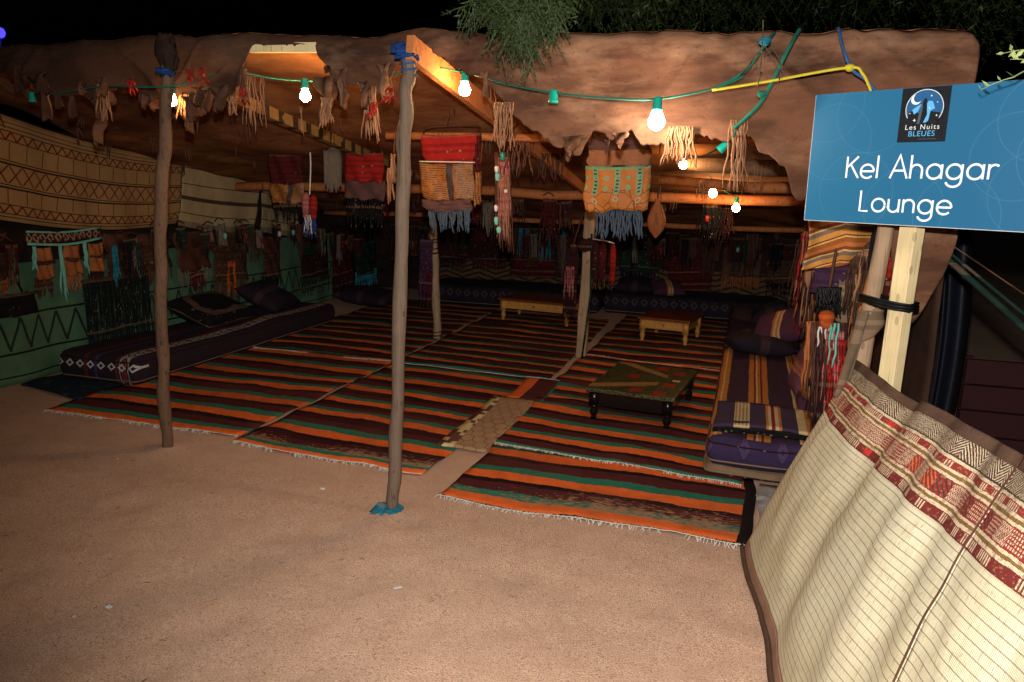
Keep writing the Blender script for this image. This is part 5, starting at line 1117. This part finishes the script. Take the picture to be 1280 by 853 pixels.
hang('mauve_cloth', 'mauve patterned cloth hanging below the ochre striped cloth', 'cloth', (0.48, 4.12, 1.30), 0, [('panel', 'cloth', -0.16, 0.14, -0.22, 0.0, 'purple cloth', 0), ('panel', 'beige_corner', -0.04, 0.12, -0.36, -0.14, 'beige cloth', -0.02)])

# ------------------------------------------------------------------ outside, right of the tent
tag(MB().quadgrid(lambda u, v: Vector((0.98+0.16*u+0.05*math.sin(v*3), 4.6+0.05*math.sin(u*8)+0.1*u, 1.45*(1-v)-0.0+0.02*vn(u*5))), 14, 16).build('folded_tarp', 'dark tarp', solid=0.012), 'dark blue folded tarp hanging outside the tent corner', 'tarp')
p = G(1215, 560); 
t = thing('red_crate', 'dull dark red boxed panel standing outside by the tree', 'crate', (1.55, 5.0, 0))
for i in range(4): MB().box((-0.28, -0.02, 0.02+i*0.155), (0.28, 0.02, 0.165+i*0.155)).build('board', 'dark red panel', t, smooth=False, bevel=0.004)
for s in (-1, 1): MB().box((s*0.26-0.02, 0.021, 0), (s*0.26+0.02, 0.06, 0.64)).build('batten', 'dark red panel', t, smooth=False)
for (x0, y0, x1, y1, lab, m, r) in ((1178, 318, 1330, 452, 'thick green guy rope slanting down outside tent corner', 'dark green cloth', 0.012), (1182, 312, 1340, 440, 'second green guy rope close above the thick one', 'dark green cloth', 0.006), (1180, 300, 1330, 400, 'thin dark cord above the green guy ropes', 'brown cloth', 0.003)):
    a = onY(x0, y0, 3.62); d = (onY(x1, y1, 2.9)-a); e = a+d*1.0; e2 = a+d*(-(a.z-0.02)/d.z)
    rope('guy_rope', [a-d*0.25, a, a.lerp(e2, 0.5)-Vector((0, 0, 0.01)), e2], r, m, lab)
# ------------------------------------------------------------------ tree over the tent
TB = Vector((2.5, 5.9, 0)); tree = thing('tree', 'feathery-leaved tree standing behind the sign and overhanging the tent', 'tree', TB)
limbs = [[(0, 0, -0.1), (0.05, 0.02, 0.8), (-0.05, 0, 1.6), (0.05, 0.05, 2.5), (0.15, 0.1, 3.6), (0.1, 0.2, 5.0)],
    [(-0.04, 0, 1.7), (-0.7, -0.6, 2.6), (-1.6, -1.6, 3.1), (-2.4, -2.3, 3.05), (-2.85, -2.7, 2.75), (-2.93, -2.78, 2.3)],
    [(0.0, 0, 2.2), (-0.8, 0.3, 3.0), (-2.0, 0.3, 3.6), (-3.4, -0.2, 3.5)], [(0.1, 0.05, 2.6), (0.7, -0.8, 3.1), (0.4, -2.2, 3.2), (-0.3, -3.0, 2.9), (-0.70, -3.25, 2.35), (-0.86, -3.3, 2.1)], [(0.1, 0.1, 2.8), (1.2, 0.3, 3.6), (2.4, 0.1, 4.0)], [(-1.6, -1.6, 3.1), (-1.0, -2.2, 3.3), (-0.3, -2.5, 3.2)]]
for k, L in enumerate(limbs):
    if k: L[:] = [(q[0]-0.55*min(1, 1.6*i/(len(L)-1)), q[1], q[2]) for i, q in enumerate(L)]
    P = smooth_path(L, 6); n = len(P); r0, r1 = ((0.16, 0.03), (0.06, 0.006), (0.07, 0.015), (0.05, 0.004), (0.06, 0.015), (0.03, 0.008))[k]
    MB().tube(P, [lerp(r0, r1, i/(n-1)) for i in range(n)], 9).build('trunk' if k == 0 else 'limb', 'bark', tree)
def sprays(mb, base, d, L, nl, ll=0.035, lw=0.0045):
    d = Vector(d).normalized(); up = Vector((random.uniform(-1, 1), random.uniform(-1, 1), random.uniform(-1, 1))); a = d.cross(up).normalized()
    pts = [base+d*L*t+Vector((0, 0, -0.18*L*t*t)) for t in (0, 0.33, 0.66, 1)]; mb.tube(pts, [0.0022, 0.0018, 0.0014, 0.0008], 3, False)
    for i in range(nl):
        t = (i+random.random())/nl; p = base+d*L*t+Vector((0, 0, -0.18*L*t*t)); 
        q = (a*random.uniform(-1, 1)+d*random.uniform(0.3, 1.1)+d.cross(a)*random.uniform(-1, 1)).normalized(); l = ll*random.uniform(0.6, 1.3)
        s = q.cross(Vector((random.random()-0.5, random.random()-0.5, random.random()-0.5))).normalized()*lw
        b_ = len(mb.v); mb.v += [p, p+q*l*0.45+s, p+q*l, p+q*l*0.45-s]; mb.uv += [(0, 0)]*4; mb.f.append((b_, b_+1, b_+2, b_+3))
mb = MB()
def cluster(ctr, rad, n, L=0.16, nl=16, down=0.35, ll=0.035, lw=0.0045):
    if (ctr[0]+TB.x)/(ctr[1]+TB.y) < -0.36: return
    for i in range(n):
        o_ = Vector((random.gauss(0, 1)*rad[0], random.gauss(0, 1)*rad[1], random.gauss(0, 1)*rad[2]))*0.5
        sprays(mb, Vector(ctr)+o_, (random.uniform(-1, 1), random.uniform(-1, 1), random.uniform(-1, 0.5)-down), L*random.uniform(0.6, 1.3), nl, ll, lw)
base = Vector(TB)
def near_cl(px_, py_, Y, rad, n, **kw): cluster(onY(px_, py_, Y)-base, rad, n, **kw)
near_cl(622, 0, 3.12, (0.13, 0.12, 0.07), 150, L=0.11, nl=16, ll=0.016, lw=0.0024); near_cl(665, 5, 3.15, (0.13, 0.12, 0.09), 150, L=0.11, nl=16, ll=0.016, lw=0.0024); near_cl(650, 38, 3.12, (0.10, 0.08, 0.08), 90, L=0.08, down=0.9, nl=20, ll=0.016, lw=0.0024); near_cl(664, 62, 3.11, (0.03, 0.03, 0.05), 14, L=0.07, down=1.5, ll=0.014, lw=0.0022)
near_cl(648, -30, 3.2, (0.16, 0.2, 0.10), 110, L=0.14, ll=0.028, lw=0.0035); near_cl(680, -18, 3.3, (0.12, 0.2, 0.08), 40, ll=0.028, lw=0.0035)
for L in limbs[1:]:
    P = smooth_path(L, 5)
    for p in P[6:]:
        if p.z > 2.55 and not (p.y < -1.9 and p.x < -1.7): cluster(p+Vector((0, 0, 0.25)), (0.5, 0.5, 0.3), 26, L=0.2, ll=0.022, lw=0.003)
for i in range(70):
    x, y = random.uniform(-4.2, 1.6), random.uniform(-2.0, 1.8)
    z = 2.85+0.19*(-y*0.0)+random.uniform(0.0, 0.9)+0.10*max(0, y)
    cluster((x, y, z), (0.55, 0.5, 0.4), 26, L=0.22, nl=14)
for i in range(150):
    px0 = random.uniform(690, 1300)
    p = onY(px0, random.uniform(-60, 18), random.uniform(5.2, 8.0) if px0 < 890 else random.uniform(7.0, 10.0))-base; cluster(p, (0.3, 0.3, 0.14), 16 if px0 < 890 else 8, L=0.16, nl=14, ll=0.028, lw=0.004)
for i in range(30): cluster((random.uniform(-2.5, 2.5), random.uniform(-1.8, 2), random.uniform(3.6, 5.2)), (0.7, 0.7, 0.5), 24, L=0.25, nl=12)
for i in range(14): cluster((random.uniform(0.2, 2.5), random.uniform(-0.5, 2), random.uniform(2.3, 3.4)), (0.5, 0.5, 0.4), 24, L=0.25, nl=12)
mb.build('crown', 'leaf', tree, smooth=False)
mb = MB(); 
for (bx, by, dx, dz, n_) in ((1292, 62, -1, 0.05, 6), (1300, 78, -1, 0.3, 5)): sprays(mb, onY(bx, by, 2.6)-base, (dx, -0.1, dz), 0.08, n_, 0.03, 0.006)
mb.tube([onY(1292, 62, 2.6)-base, onY(1300, 78, 2.6)-base, onY(1268, 96, 2.55)-base], 0.002, 4)
sprays(mb, onY(1268, 96, 2.55)-base, (-1, 0.1, -0.25), 0.08, 7, 0.022, 0.003)
mb.build('hanging_sprig', 'leaf2', tree, smooth=False)
mb = MB(); near_cl(956, 62, 3.2, (0.04, 0.03, 0.06), 5, L=0.10, nl=3); mb.tube([onY(954, 25, 3.22)-base, onY(953, 60, 3.2)-base, onY(946, 120, 3.2)-base], 0.002, 4); mb.build('dry_twig', 'bark', tree, smooth=False)
# ------------------------------------------------------------------ far blue lamp
p = O+ray(-1, 41)*30.0
t = thing('blue_lamp', 'distant glowing blue lamp on a thin pole beyond the tent', 'lamp', (p.x, p.y, 0))
MB().tube([(0, 0, 0), (0, 0, p.z-0.2)], 0.05, 8).build('pole', 'black paint', t)
MB().lathe([(0.06, -0.2), (0.16, -0.15), (0.22, 0), (0.16, 0.15), (0.05, 0.2)], (0, 0, p.z), 14).build('globe', emit('blue glow', (0.045, 0.03, 1.0, 1), 3.0), t)
